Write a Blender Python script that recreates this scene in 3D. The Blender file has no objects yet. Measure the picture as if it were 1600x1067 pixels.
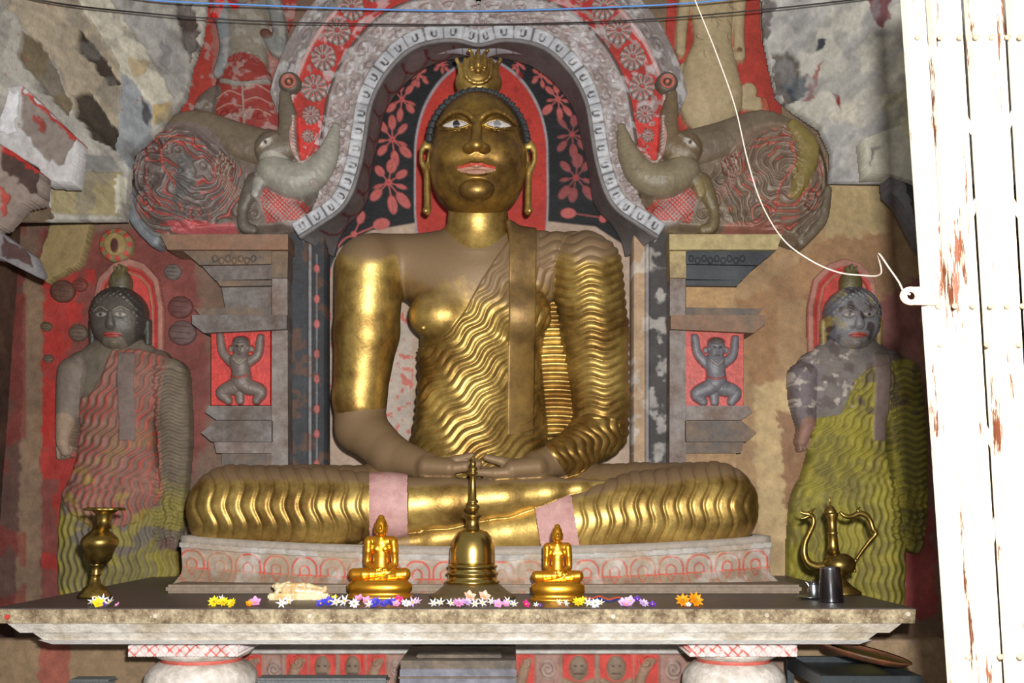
import bpy, bmesh, math, random
import numpy as np
random.seed(7); rng = np.random.RandomState(7)
C = bpy.context.scene.collection
# ------------------------------------------------------------------ camera, light, exposure
F = 1700.0; TH = math.radians(8.6); CAMZ = 1.35
cd = bpy.data.cameras.new('camera'); cam = bpy.data.objects.new('camera', cd); C.objects.link(cam)
cd.sensor_width = 36; cd.lens = 36*F/1600; cd.clip_start = 0.05
cam.location = (0, 0, CAMZ); cam.rotation_euler = (math.pi/2+TH, 0, 0)
bpy.context.scene.camera = cam
W = bpy.data.worlds.new('world'); bpy.context.scene.world = W; W.use_nodes = True
bg = W.node_tree.nodes['Background']; bg.inputs[0].default_value = (0.95, 0.92, 0.86, 1); bg.inputs[1].default_value = 0.29
ld = bpy.data.lights.new('camera_flash', 'AREA'); ld.shape = 'DISK'; ld.size = 0.07; ld.energy = 330; ld.color = (1, 0.98, 0.94)
fl = bpy.data.objects.new('camera_flash', ld); C.objects.link(fl)
fl.location = (0.085, -0.02, CAMZ+0.14); fl.rotation_euler = (math.pi/2+math.radians(6), 0, 0)
vs = bpy.context.scene.view_settings
vs.view_transform = 'Standard'; vs.look = 'None'; vs.gamma = 1; vs.use_curve_mapping = False; vs.exposure = 0.0
# ------------------------------------------------------------------ pixel -> place
ct, st = math.cos(TH), math.sin(TH)
def P(px, py, Y):
    px = np.asarray(px, float); py = np.asarray(py, float); Y = np.asarray(Y, float)
    u = (px-800)/F; v = (533.5-py)/F
    fy = ct-v*st; fz = st+v*ct
    px, Y = np.broadcast_arrays(px, Y)
    return np.stack([u/fy*Y, Y+0*u, CAMZ+fz/fy*Y], -1)
def proj(v):
    X, Y, Z = v[..., 0], v[..., 1], v[..., 2]-CAMZ
    d = Y*ct+Z*st; up = -Y*st+Z*ct
    return 800+F*X/d, 533.5-F*up/d
def M1(px, py, Y):                       # metres per pixel
    a = P(px, py, Y); b = P(px+1, py, Y); return float(b[0]-a[0])
TABZ = float(P(800, 950, 4.0)[2])        # altar top height
def onTab(px, py):                       # point of the altar top seen at this pixel
    v = (533.5-py)/F; k = (st+v*ct)/(ct-v*st); Y = (TABZ-CAMZ)/k
    return P(px, py, Y)
def lin(c):
    c = np.asarray(c, float)/255.0
    return np.where(c <= 0.04045, c/12.92, ((c+0.055)/1.055)**2.4)
# ------------------------------------------------------------------ materials
MATS = {}
def mat(name, col=None, rough=0.6, metal=0.0, spec=0.5, bump=0.3, bscale=60, var=0.25, vscale=6, col2=None, c2w=0.5, att=False, rvar=0.0, coat=0.0, matte_brown=False, sstretch=False, spots=None, sscale=40, sthr=0.62):
    if name in MATS: return MATS[name]
    m = bpy.data.materials.new(name); m.use_nodes = True; nt = m.node_tree; N = nt.nodes; L = nt.links
    b = N['Principled BSDF']; b.inputs['Roughness'].default_value = rough; b.inputs['Metallic'].default_value = metal
    b.inputs['Specular IOR Level'].default_value = spec; b.inputs['Coat Weight'].default_value = coat
    tc = N.new('ShaderNodeTexCoord')
    def noise(s, d=5, ro=0.6):
        n = N.new('ShaderNodeTexNoise'); n.inputs['Scale'].default_value = s; n.inputs['Detail'].default_value = d
        n.inputs['Roughness'].default_value = ro; L.new(tc.outputs['Object'], n.inputs['Vector']); return n
    if att:
        a = N.new('ShaderNodeAttribute'); a.attribute_name = 'Col'; src = a.outputs['Color']
    else:
        a = N.new('ShaderNodeRGB'); a.outputs[0].default_value = (*lin(col), 1); src = a.outputs[0]
    if col2 is not None:
        n = noise(vscale, 8, 0.65); r = N.new('ShaderNodeValToRGB'); r.color_ramp.elements[0].position = 0.5-0.12+0.1*(0.5-c2w)*2; r.color_ramp.elements[1].position = 0.5+0.12+0.1*(0.5-c2w)*2
        L.new(n.outputs['Fac'], r.inputs['Fac'])
        mx = N.new('ShaderNodeMix'); mx.data_type = 'RGBA'; L.new(r.outputs['Color'], mx.inputs[0]); mx.inputs[6].default_value = (*lin(col2), 1)
        mx.clamp_factor = True
        L.new(src, mx.inputs[7]); src = mx.outputs[2]
    if spots is not None:
        n = noise(sscale, 6, 0.7)
        if sstretch:
            mp_ = N.new('ShaderNodeMapping'); mp_.inputs['Scale'].default_value = (2.6, 1, 0.22); L.new(tc.outputs['Object'], mp_.inputs[0]); L.new(mp_.outputs[0], n.inputs['Vector'])
        r = N.new('ShaderNodeValToRGB'); r.color_ramp.elements[0].position = sthr; r.color_ramp.elements[1].position = sthr+0.05
        L.new(n.outputs['Fac'], r.inputs['Fac'])
        mx = N.new('ShaderNodeMix'); mx.data_type = 'RGBA'; L.new(r.outputs['Color'], mx.inputs[0]); L.new(src, mx.inputs[6]); mx.inputs[7].default_value = (*lin(spots), 1); src = mx.outputs[2]
    if var > 0:
        n = noise(vscale*4, 8, 0.7); mr = N.new('ShaderNodeMapRange'); mr.inputs[1].default_value = 0.25; mr.inputs[2].default_value = 0.75
        mr.inputs[3].default_value = 1-var; mr.inputs[4].default_value = 1+var; L.new(n.outputs['Fac'], mr.inputs[0])
        vm = N.new('ShaderNodeVectorMath'); vm.operation = 'SCALE'; L.new(src, vm.inputs[0]); L.new(mr.outputs[0], vm.inputs['Scale']); src = vm.outputs[0]
    if matte_brown:
        wa = N.new('ShaderNodeAttribute'); wa.attribute_name = 'MatteBrown'; wn = noise(9, 8, 0.7)
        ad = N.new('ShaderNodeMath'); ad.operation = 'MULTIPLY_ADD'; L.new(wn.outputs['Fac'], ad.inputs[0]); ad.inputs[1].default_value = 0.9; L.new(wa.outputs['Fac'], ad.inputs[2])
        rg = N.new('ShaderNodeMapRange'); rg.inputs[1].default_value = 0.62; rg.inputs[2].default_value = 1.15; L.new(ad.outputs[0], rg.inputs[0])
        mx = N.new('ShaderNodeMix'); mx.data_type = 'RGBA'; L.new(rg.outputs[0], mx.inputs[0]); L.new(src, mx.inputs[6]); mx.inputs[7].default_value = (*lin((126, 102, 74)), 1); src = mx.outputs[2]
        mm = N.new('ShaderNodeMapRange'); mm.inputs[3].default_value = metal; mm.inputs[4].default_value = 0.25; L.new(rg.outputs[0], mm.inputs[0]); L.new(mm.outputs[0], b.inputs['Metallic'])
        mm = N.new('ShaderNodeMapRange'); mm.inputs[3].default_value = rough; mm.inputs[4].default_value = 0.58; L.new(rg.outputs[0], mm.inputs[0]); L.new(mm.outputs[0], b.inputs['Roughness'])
    L.new(src, b.inputs['Base Color'])
    if rvar > 0:
        n = noise(vscale*1.7, 6); mr = N.new('ShaderNodeMapRange'); mr.inputs[1].default_value = 0.3; mr.inputs[2].default_value = 0.7
        mr.inputs[3].default_value = rough-rvar; mr.inputs[4].default_value = rough+rvar; L.new(n.outputs['Fac'], mr.inputs[0]); L.new(mr.outputs[0], b.inputs['Roughness'])
    if bump > 0:
        n = noise(bscale, 6, 0.65); bp = N.new('ShaderNodeBump'); bp.inputs['Strength'].default_value = bump; bp.inputs['Distance'].default_value = 0.01
        L.new(n.outputs['Fac'], bp.inputs['Height']); L.new(bp.outputs[0], b.inputs['Normal'])
    MATS[name] = m; return m
GOLD = mat('gilded_plaster', (198, 168, 96), 0.42, 0.8, 0.5, 0.16, 45, 0.2, 3, (132, 100, 50), 0.42, matte_brown=True)
GOLDH = mat('darkened_face_gilding', (158, 124, 58), 0.40, 0.75, 0.5, 0.14, 45, 0.25, 5, (112, 84, 46), 0.5)
GOLDA = mat('gilded_and_painted', None, 0.38, 0.85, 0.5, 0.10, 45, 0.15, 3, att=True, rvar=0.05)
PAINT = mat('painted_plaster', None, 0.62, 0, 0.35, 0.35, 70, 0.24, 8, att=True)
PAINTG = mat('painted_plaster_glossy', None, 0.42, 0, 0.5, 0.3, 60, 0.22, 9, att=True)
ROCK = mat('whitewashed_rock', None, 0.75, 0, 0.2, 0.6, 30, 0.25, 7, att=True)
# ------------------------------------------------------------------ objects
def tag(o, label=None, cat=None, group=None, kind=None):
    if label: o['label'] = label
    if cat: o['category'] = cat
    if group: o['group'] = group
    if kind: o['kind'] = kind
    return o
def thing(name, label, cat, loc, group=None):
    o = bpy.data.objects.new(name, None); C.objects.link(o); o.location = [float(x) for x in loc]; o.empty_display_size = 0.05
    return tag(o, label, cat, group)
def link(name, me, m, parent=None, smooth=True):
    o = bpy.data.objects.new(name, me); C.objects.link(o)
    if m: me.materials.append(m)
    if smooth: me.polygons.foreach_set('use_smooth', [True]*len(me.polygons))
    if parent is not None:
        o.parent = parent
        me.transform(__import__('mathutils').Matrix.Translation(-parent.matrix_basis.translation) if parent.parent is None else
                     __import__('mathutils').Matrix.Translation(-(parent.matrix_basis.translation+parent.parent.matrix_basis.translation)))
    return o
def npmesh(name, V, Fc, m, parent=None, col=None, smooth=True, matte_brown=None):
    me = bpy.data.meshes.new(name); me.from_pydata(np.asarray(V, float).tolist(), [], [tuple(f) for f in (Fc.tolist() if isinstance(Fc, np.ndarray) else Fc)])
    if col is not None:
        a = me.color_attributes.new('Col', 'FLOAT_COLOR', 'POINT'); c4 = np.ones((len(V), 4), np.float32); c4[:, :3] = col; a.data.foreach_set('color', c4.ravel())
    if matte_brown is not None:
        a = me.attributes.new('MatteBrown', 'FLOAT', 'POINT'); a.data.foreach_set('value', np.asarray(matte_brown, np.float32))
    me.update(); return link(name, me, m, parent, smooth)
def bmobj(name, bm, m, parent=None, smooth=False, bevel=0.0):
    if bevel > 0:
        es = [e for e in bm.edges if len(e.link_faces) == 2 and e.calc_face_angle(0) > 0.5]
        bmesh.ops.bevel(bm, geom=es, offset=bevel, segments=2, affect='EDGES')
    bmesh.ops.recalc_face_normals(bm, faces=bm.faces)
    me = bpy.data.meshes.new(name); bm.to_mesh(me); bm.free(); o = link(name, me, m, parent, smooth); return o
def prism(name, poly, Yf, Yb, m, parent=None, bevel=0.006):     # outline in the picture's plane at depth Yf, given real depth
    bm = bmesh.new(); fr = [bm.verts.new(P(x, y, Yf)) for x, y in poly]
    bk = [bm.verts.new(P(x, y, Yf)+np.array([0, Yb-Yf, 0])) for x, y in poly]; n = len(poly)
    bm.faces.new(fr); bm.faces.new(bk[::-1])
    for i in range(n): bm.faces.new((fr[i], bk[i], bk[(i+1) % n], fr[(i+1) % n]))
    return bmobj(name, bm, m, parent, False, bevel)
def cr(pts, n):                            # Catmull-Rom
    p = np.asarray(pts, float); p = np.vstack([2*p[0]-p[1], p, 2*p[-1]-p[-2]]); out = []
    for i in range(1, len(p)-2):
        t = np.linspace(0, 1, n, endpoint=False)[:, None]
        out.append(0.5*((2*p[i])+(-p[i-1]+p[i+1])*t+(2*p[i-1]-5*p[i]+4*p[i+1]-p[i+2])*t**2+(-p[i-1]+3*p[i]-3*p[i+1]+p[i+2])*t**3))
    return np.vstack(out+[p[-2][None]])
def tube(name, pts, r, m, parent=None, n=6, seg=10, flat=1.0):   # pts in metres, r number or list
    r = np.broadcast_to(np.asarray(r, float), (len(pts),)); q = cr(np.hstack([np.asarray(pts, float), r[:, None]]), n); c = q[:, :3]; rr = np.maximum(q[:, 3], 1e-5)
    T = np.gradient(c, axis=0); T /= np.linalg.norm(T, axis=1)[:, None]+1e-9
    up = np.array([0, 1, 0.01]); V = []
    for i in range(len(c)):
        a = np.cross(T[i], up); na = np.linalg.norm(a)
        if na < 0.05: a = np.cross(T[i], [1, 0, 0]); na = np.linalg.norm(a)
        a /= na; b = np.cross(T[i], a)
        for k in range(seg):
            th = 2*math.pi*k/seg; V.append(c[i]+rr[i]*(math.cos(th)*a+flat*math.sin(th)*b))
    Fc = [(i*seg+k, i*seg+(k+1) % seg, (i+1)*seg+(k+1) % seg, (i+1)*seg+k) for i in range(len(c)-1) for k in range(seg)]
    Fc += [tuple(range(seg))[::-1], tuple((len(c)-1)*seg+k for k in range(seg))]
    return npmesh(name, np.array(V), Fc, m, parent)
def lathe(name, prof, base, m, parent=None, seg=40, s=1.0, wav=None):   # prof (r, z) metres
    V = []; Fc = []
    for j, (r, z) in enumerate(prof):
        for k in range(seg):
            th = 2*math.pi*k/seg; rr = r*(1 if wav is None else wav(j, th)); V.append((base[0]+rr*math.cos(th), base[1]+rr*math.sin(th), base[2]+z))
    n = len(prof)
    for j in range(n-1):
        for k in range(seg): Fc.append((j*seg+k, j*seg+(k+1) % seg, (j+1)*seg+(k+1) % seg, (j+1)*seg+k))
    Fc += [tuple(range(seg))[::-1], tuple((n-1)*seg+k for k in range(seg))]
    o = npmesh(name, V, Fc, m, parent)
    return o
def box(name, lo, hi, m, parent=None, bevel=0.004):
    bm = bmesh.new(); bmesh.ops.create_cube(bm, size=1)
    for v in bm.verts: v.co = [lo[i]+(v.co[i]+0.5)*(hi[i]-lo[i]) for i in range(3)]
    return bmobj(name, bm, m, parent, False, bevel)
# ------------------------------------------------------------------ noise, 2D painting and carving
def hsh(ix, iy, s):
    n = (ix*374761393+iy*668265263+s*1442695041).astype(np.int64) & 0xffffffff
    n = ((n ^ (n >> 13))*1274126177) & 0xffffffff; n = n ^ (n >> 16); return (n & 0xffff)/65535.0
def noise2(X, Y, sc, seed=0, oct=3):
    out = 0; amp = 0.5; tot = 0
    for o in range(oct):
        x = X/sc+17.3*o; y = Y/sc-9.1*o; ix = np.floor(x).astype(np.int64); iy = np.floor(y).astype(np.int64); fx = x-ix; fy = y-iy
        fx = fx*fx*(3-2*fx); fy = fy*fy*(3-2*fy); s = seed*31+o
        a = hsh(ix, iy, s)*(1-fx)+hsh(ix+1, iy, s)*fx; b = hsh(ix, iy+1, s)*(1-fx)+hsh(ix+1, iy+1, s)*fx
        out = out+amp*(a*(1-fy)+b*fy); tot += amp; amp *= 0.5; sc = sc/2
    return out/tot
def sstep(a, b, x):
    t = np.clip((x-a)/(b-a), 0, 1); return t*t*(3-2*t)
def segd(X, Y, a, b):
    dx, dy = b[0]-a[0], b[1]-a[1]; L2 = dx*dx+dy*dy+1e-9
    h = np.clip(((X-a[0])*dx+(Y-a[1])*dy)/L2, 0, 1); return np.hypot(X-a[0]-h*dx, Y-a[1]-h*dy), h
def sdpoly(X, Y, pts):
    d = np.full(X.shape, 1e9); ins = np.zeros(X.shape, bool); n = len(pts)
    for i in range(n):
        a = pts[i]; b = pts[(i+1) % n]; d = np.minimum(d, segd(X, Y, a, b)[0])
        if a[1] != b[1]:
            c = ((a[1] > Y) != (b[1] > Y)) & (X < (b[0]-a[0])*(Y-a[1])/(b[1]-a[1])+a[0]); ins ^= c
    return np.where(ins, -d, d)
def sm(pts, n=4):                          # smoothed closed polygon
    p = np.asarray(pts, float); q = cr(np.vstack([p[-1], p, p[0], p[1]]), n)[n:-n]; return [tuple(v) for v in q]
class Canvas:
    def __init__(s, x0, y0, x1, y1, step, base=(128, 128, 128)):
        s.nx = int((x1-x0)/step)+1; s.ny = int((y1-y0)/step)+1
        xs = np.linspace(x0, x1, s.nx); ys = np.linspace(y0, y1, s.ny); s.X, s.Y = np.meshgrid(xs, ys)
        s.C = np.ones(s.X.shape+(3,))*lin(base); s.H = np.zeros(s.X.shape); s.M = np.zeros(s.X.shape, bool)
    def put(s, w, col, a=1.0):
        w = (w*a)[..., None]; s.C = s.C*(1-w)+lin(col)*w
    def win(s, pts, m):
        x = [p[0] for p in pts]; y = [p[1] for p in pts]
        i0 = np.searchsorted(s.Y[:, 0], min(y)-m); i1 = np.searchsorted(s.Y[:, 0], max(y)+m); j0 = np.searchsorted(s.X[0], min(x)-m); j1 = np.searchsorted(s.X[0], max(x)+m)
        return slice(i0, i1), slice(j0, j1)
    def poly(s, pts, col=None, h=0, f=1.5, jit=0, a=1.0, hset=None, mask=False, smooth=False, hf=None):
        if smooth: pts = sm(pts)
        sl = s.win(pts, f+jit+3); X, Y = s.X[sl], s.Y[sl]
        if X.size == 0: return
        if jit: X, Y = X+jit*2*(noise2(X, Y, 12, 3)-0.5)*2, Y+jit*2*(noise2(X, Y, 12, 5)-0.5)*2
        d = sdpoly(X, Y, pts); w = 1-sstep(-f, f, d)
        if col is not None: s.C[sl] = s.C[sl]*(1-(w*a)[..., None])+lin(col)*(w*a)[..., None]
        wh = w if hf is None else sstep(0, hf, -d)
        if h: s.H[sl] += h*wh
        if hset is not None: s.H[sl] = s.H[sl]*(1-wh)+hset*wh
        if mask: s.M[sl] |= d < 0
    def line(s, pts, w, col=None, h=0, a=1.0, f=0.8, smooth=True, hset=None):
        if smooth and len(pts) > 2: pts = [tuple(v) for v in cr(pts, 5)]
        sl = s.win(pts, w+4); X, Y = s.X[sl], s.Y[sl]
        if X.size == 0: return
        d = np.full(X.shape, 1e9)
        for i in range(len(pts)-1): d = np.minimum(d, segd(X, Y, pts[i], pts[i+1])[0])
        q = 1-sstep(w/2-f, w/2+f, d)
        if col is not None: s.C[sl] = s.C[sl]*(1-(q*a)[..., None])+lin(col)*(q*a)[..., None]
        if h: s.H[sl] += h*q
    def ell(s, cx, cy, rx, ry, col=None, h=0, a=1.0, rot=0, bul=0, f=1.2, mask=False):
        c, n = math.cos(rot), math.sin(rot); R = max(rx, ry)+3; sl = s.win([(cx-R, cy-R), (cx+R, cy+R)], 1); X, Y = s.X[sl]-cx, s.Y[sl]-cy
        if X.size == 0: return
        u = (X*c+Y*n)/rx; v = (-X*n+Y*c)/ry; d = (np.hypot(u, v)-1)*min(rx, ry); w = 1-sstep(-f, f, d)
        if col is not None: s.C[sl] = s.C[sl]*(1-(w*a)[..., None])+lin(col)*(w*a)[..., None]
        if h: s.H[sl] += h*w
        if bul: s.H[sl] += bul*np.sqrt(np.clip(1-u*u-v*v, 0, 1))
        if mask: s.M[sl] |= d < 0
    def bulge(s, ch, k=1.0, col=None, base=0.0, mask=True, f=1.5, sub=4, a=1.0, mode='max'):   # chain of (x, y, r): rounded limb
        q = cr(ch, sub) if len(ch) > 2 else np.asarray(ch, float); R = max(c[2] for c in ch)+4; sl = s.win([(c[0], c[1]) for c in ch], R); X, Y = s.X[sl], s.Y[sl]
        if X.size == 0: return
        best = np.full(X.shape, -9.0); hb = np.zeros(X.shape); dd = np.full(X.shape, 1e9)
        for i in range(len(q)-1):
            d, t = segd(X, Y, q[i], q[i+1]); r = q[i][2]+(q[i+1][2]-q[i][2])*t; r = np.maximum(r, 0.5)
            hb = np.maximum(hb, r*np.sqrt(np.clip(1-(d/r)**2, 0, 1))); dd = np.minimum(dd, d-r)
        hh = base*(dd < 0)+k*hb
        if mode == 'max': s.H[sl] = np.maximum(s.H[sl], hh)
        else: s.H[sl] += hh
        if col is not None:
            w = (1-sstep(-f, f, dd))*a; s.C[sl] = s.C[sl]*(1-w[..., None])+lin(col)*w[..., None]
        if mask: s.M[sl] |= dd < 0
    def scroll(s, cx, cy, R, col=None, h=2.0, turns=1.6, dirn=1, ph=0.0, a=0.7, wid=0.35):     # carved spiral
        sl = s.win([(cx-R, cy-R), (cx+R, cy+R)], 1); X, Y = s.X[sl]-cx, s.Y[sl]-cy
        if X.size == 0: return
        rr = np.hypot(X, Y)/R; th = np.arctan2(Y, X)*dirn; w = np.cos(2*math.pi*turns*rr+th+ph); env = 1-sstep(0.85, 1.0, rr)
        s.H[sl] += h*w*env
        if col is not None:
            q = sstep(1-wid, 1, -w)*env*a; s.C[sl] = s.C[sl]*(1-q[..., None])+lin(col)*q[..., None]
    def mottle(s, amt=0.25, sc=25, seed=1, col=None, thr=0.6, a=0.6, w=0.06, sub=None):
        n = noise2(s.X, s.Y, sc, seed, 4)
        if col is None:
            s.C = s.C*(1+amt*2*(n-0.5))[..., None]
        else:
            q = sstep(thr-w, thr+w, n)*a
            if sub is not None: q = q*sub
            s.C = s.C*(1-q[..., None])+lin(col)*q[..., None]
    def build(s, name, Yf, m, parent=None, thick=0.05, full=False, mapf=None, M=None):
        X, Y = s.X, s.Y
        if mapf is not None: X, Y = mapf(s.X, s.Y)
        Yd = (Yf(X, Y) if callable(Yf) else float(Yf))+np.zeros(X.shape)
        mpp = Yd/F
        V = P(X, Y, Yd); V[..., 1] -= s.H*mpp
        M = np.ones(X.shape, bool) if full else (s.M if M is None else M)
        fm = M[:-1, :-1] & M[1:, :-1] & M[:-1, 1:] & M[1:, 1:]
        idx = np.arange(s.nx*s.ny).reshape(s.ny, s.nx)
        q = np.stack([idx[:-1, :-1], idx[1:, :-1], idx[1:, 1:], idx[:-1, 1:]], -1)[fm]
        V = V.reshape(-1, 3); Cc = np.clip(s.C, 0.002, 1).reshape(-1, 3)
        used = np.unique(q); rm = np.full(len(V), -1); rm[used] = np.arange(len(used)); q = rm[q]; V = V[used]; Cc = Cc[used]
        # rim back to the thickness
        e = np.vstack([q[:, [0, 1]], q[:, [1, 2]], q[:, [2, 3]], q[:, [3, 0]]]); key = np.sort(e, 1); k = key[:, 0]*len(V)+key[:, 1]
        u, inv, cnt = np.unique(k, return_inverse=True, return_counts=True); be = e[cnt[inv] == 1]
        bv = np.unique(be); r2 = np.full(len(V), -1); r2[bv] = len(V)+np.arange(len(bv)); V2 = V[bv].copy(); Yd2 = Yd.reshape(-1)[used][bv]; V2[:, 1] = Yd2+thick
        sk = np.stack([be[:, 1], be[:, 0], r2[be[:, 0]], r2[be[:, 1]]], 1)
        V = np.vstack([V, V2]); Cc = np.vstack([Cc, Cc[bv]]); q = np.vstack([q, sk])
        return npmesh(name, V, q, m, parent, Cc)
# ------------------------------------------------------------------ implicit surfaces
def scap(p, a, b, ra, rb, sy=1.0):
    a = np.asarray(a, float); b = np.asarray(b, float); ba = b-a; q = p-a
    if sy != 1.0: q = q*np.array([1, 1/sy, 1]); ba = ba*np.array([1, 1/sy, 1])
    h = np.clip((q@ba)/(ba@ba+1e-12), 0, 1); return np.sqrt(((q-h[:, None]*ba)**2).sum(1))-(ra+(rb-ra)*h)
def sell(p, c, r):
    r = np.asarray(r, float); q = p-np.asarray(c, float); k0 = np.sqrt(((q/r)**2).sum(1)); k1 = np.sqrt(((q/(r*r))**2).sum(1))+1e-9; return k0*(k0-1)/k1
def smin(a, b, k):
    h = np.clip(0.5+0.5*(b-a)/k, 0, 1); return b+(a-b)*h-k*h*(1-h)
def smax(a, b, k): return -smin(-a, -b, k)
def nets(f, lo, hi, h):
    lo = np.asarray(lo, float); n = [int(math.ceil((hi[i]-lo[i])/h))+1 for i in range(3)]; D = np.empty(n, np.float64)
    yy, zz = np.meshgrid(lo[1]+h*np.arange(n[1]), lo[2]+h*np.arange(n[2]), indexing='ij'); yy = yy.ravel(); zz = zz.ravel()
    for i in range(n[0]): D[i] = f(np.stack([np.full(yy.shape, lo[0]+h*i), yy, zz], 1)).reshape(n[1], n[2])
    S = D < 0; cn = [k-1 for k in n]; cid = []; cp = []; quads = []
    def flat(c): return (c[:, 0]*cn[1]+c[:, 1])*cn[2]+c[:, 2]
    for a in range(3):
        s0 = [slice(None)]*3; s1 = [slice(None)]*3; s0[a] = slice(0, -1); s1[a] = slice(1, None)
        d0 = D[tuple(s0)]; d1 = D[tuple(s1)]; idx = np.argwhere((d0 < 0) != (d1 < 0)); b, c = (a+1) % 3, (a+2) % 3
        ok = (idx[:, b] > 0) & (idx[:, c] > 0) & (idx[:, b] < n[b]-1) & (idx[:, c] < n[c]-1); idx = idx[ok]
        v0 = d0[tuple(idx.T)]; v1 = d1[tuple(idx.T)]; t = v0/(v0-v1); pos = idx.astype(float); pos[:, a] += t
        qs = []
        for ob, oc in ((0, 0), (-1, 0), (-1, -1), (0, -1)):
            cc = idx.copy(); cc[:, b] += ob; cc[:, c] += oc; fl_ = flat(cc); cid.append(fl_); cp.append(pos); qs.append(fl_)
        q = np.stack(qs, 1); fl = v0 > 0; q[fl] = q[fl][:, ::-1]; quads.append(q)
    cid = np.concatenate(cid); cp = np.vstack(cp); u, inv = np.unique(cid, return_inverse=True); cnt = np.bincount(inv)
    V = np.stack([np.bincount(inv, cp[:, k])/cnt for k in range(3)], 1)*h+lo; Q = np.searchsorted(u, np.vstack(quads)); return V, Q
def subdiv(V, Q):
    e = np.vstack([Q[:, [0, 1]], Q[:, [1, 2]], Q[:, [2, 3]], Q[:, [3, 0]]]); k = np.sort(e, 1); key = k[:, 0].astype(np.int64)*len(V)+k[:, 1]
    u, first, inv = np.unique(key, return_index=True, return_inverse=True); mid = V[k[first]].mean(1); n = len(Q); cen = V[Q].mean(1)
    E = (inv+len(V)).reshape(4, n).T; c = np.arange(n)+len(V)+len(mid)
    q = np.vstack([np.stack([Q[:, i], E[:, i], c, E[:, (i+3) % 4]], 1) for i in range(4)]); return np.vstack([V, mid, cen]), q
def grad(f, V, e):
    g = np.stack([f(V+np.eye(3)[i]*e)-f(V-np.eye(3)[i]*e) for i in range(3)], 1); return g/(np.linalg.norm(g, axis=1)[:, None]+1e-9)
def snap(f, V, e, it=2, mx=0.02):
    for _ in range(it):
        n = grad(f, V, e); V = V-n*np.clip(f(V), -mx, mx)[:, None]
    return V, n
def part(name, V, Q, sel, m, parent, col=None, matte_brown=None):
    q = Q[sel]; u = np.unique(q); rm = np.full(len(V), -1); rm[u] = np.arange(len(u))
    return npmesh(name, V[u], rm[q], m, parent, None if col is None else col[u], matte_brown=None if matte_brown is None else matte_brown[u])
def px(n): return n
# =================================================================== the room
cv = Canvas(-260, -220, 1760, 1330, 2.6, (125, 105, 85))
X, Y = cv.X, cv.Y
cv.poly([(-260, -220), (560, -220), (560, 1330), (-260, 1330)], (112, 88, 74), f=20)
cv.poly([(62, 360), (300, 360), (330, 600), (320, 700), (290, 760), (250, 960), (60, 960)], (118, 62, 56), f=8, jit=5)
cv.mottle(col=(160, 46, 40), thr=0.55, a=0.9, sc=38, seed=9, w=0.05, sub=((X > 65) & (X < 150) & (Y > 420) & (Y < 960))*1.0)
cv.poly([(75, 430), (128, 425), (110, 520), (90, 640), (80, 700), (66, 700), (66, 470)], (164, 46, 40), jit=5, a=0.75)
cv.poly([(38, 430), (66, 430), (64, 1080), (22, 1080)], (124, 100, 80), jit=3, f=2)
cv.poly([(-260, 380), (38, 420), (22, 1080), (-260, 1300)], (88, 62, 54), jit=3)
cv.mottle(col=(120, 40, 36), thr=0.56, a=0.6, sc=45, seed=4, sub=(X < 40)*1.0)
# the right hand plaster
cv.poly([(1040, 250), (1440, 250), (1500, 1100), (1040, 1100)], (160, 130, 96), f=3)
cv.poly([(1290, 272), (1382, 272), (1386, 372), (1290, 385)], (168, 146, 108), f=1.5, jit=1)
cv.poly([(1300, 370), (1395, 362), (1400, 470), (1310, 480), (1250, 470), (1160, 480), (1230, 420)], (150, 116, 84), jit=6, f=3)
cv.poly([(1180, 600), (1235, 590), (1240, 880), (1190, 840), (1180, 720)], (188, 162, 120), jit=6, f=4)
cv.poly([(1150, 470), (1215, 450), (1215, 590), (1170, 600)], (152, 116, 82), jit=4, f=4)
cv.poly([(1215, 640), (1290, 640), (1288, 880), (1235, 850), (1225, 760)], (140, 106, 78), jit=6, f=3)
cv.poly([(1190, 840), (1290, 860), (1290, 930), (1180, 930)], (176, 150, 112), jit=4, f=3)
cv.poly([(1365, 520), (1450, 500), (1480, 980), (1412, 980), (1412, 600)], (128, 92, 78), f=3, jit=4)
cv.poly([(1412, 800), (1455, 800), (1465, 970), (1412, 985)], (150, 70, 66), f=3, jit=4)
cv.poly([(1365, 470), (1440, 430), (1440, 560), (1380, 540)], (132, 84, 78), jit=5, f=4)
cv.poly([(1320, 985), (1480, 960), (1490, 1330), (1200, 1330), (1240, 1020)], (122, 98, 76), jit=4)
cv.poly([(480, 380), (560, 380), (560, 740), (480, 740)], (150, 120, 108), f=1)
cv.poly([(600, 430), (660, 430), (660, 740), (600, 740)], (168, 152, 138), f=2)
cv.mottle(0.3, 60, 2); cv.mottle(0.2, 14, 6)
n = noise2(X, Y, 50, 12, 4)
cv.H = 6*(n-0.5)
# hollow for the niche
NI = [(468, 372), (500, 352), (533, 329), (552, 299), (566, 253), (573, 212), (580, 168), (593, 135), (611, 108), (638, 82), (668, 69), (710, 65), (748, 73)]
AX = 748
def mir(p): return [(2*AX-x, y) for x, y in p]
hole = NI+mir(NI)[::-1]+[(1040, 372), (1040, 735), (456, 735), (456, 372)]
inh = sdpoly(X, Y, hole) < -6
wb = cv.build('wall_back', 5.86, PAINT, None, 0.03, M=~inh); tag(wb, kind='structure')
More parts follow.
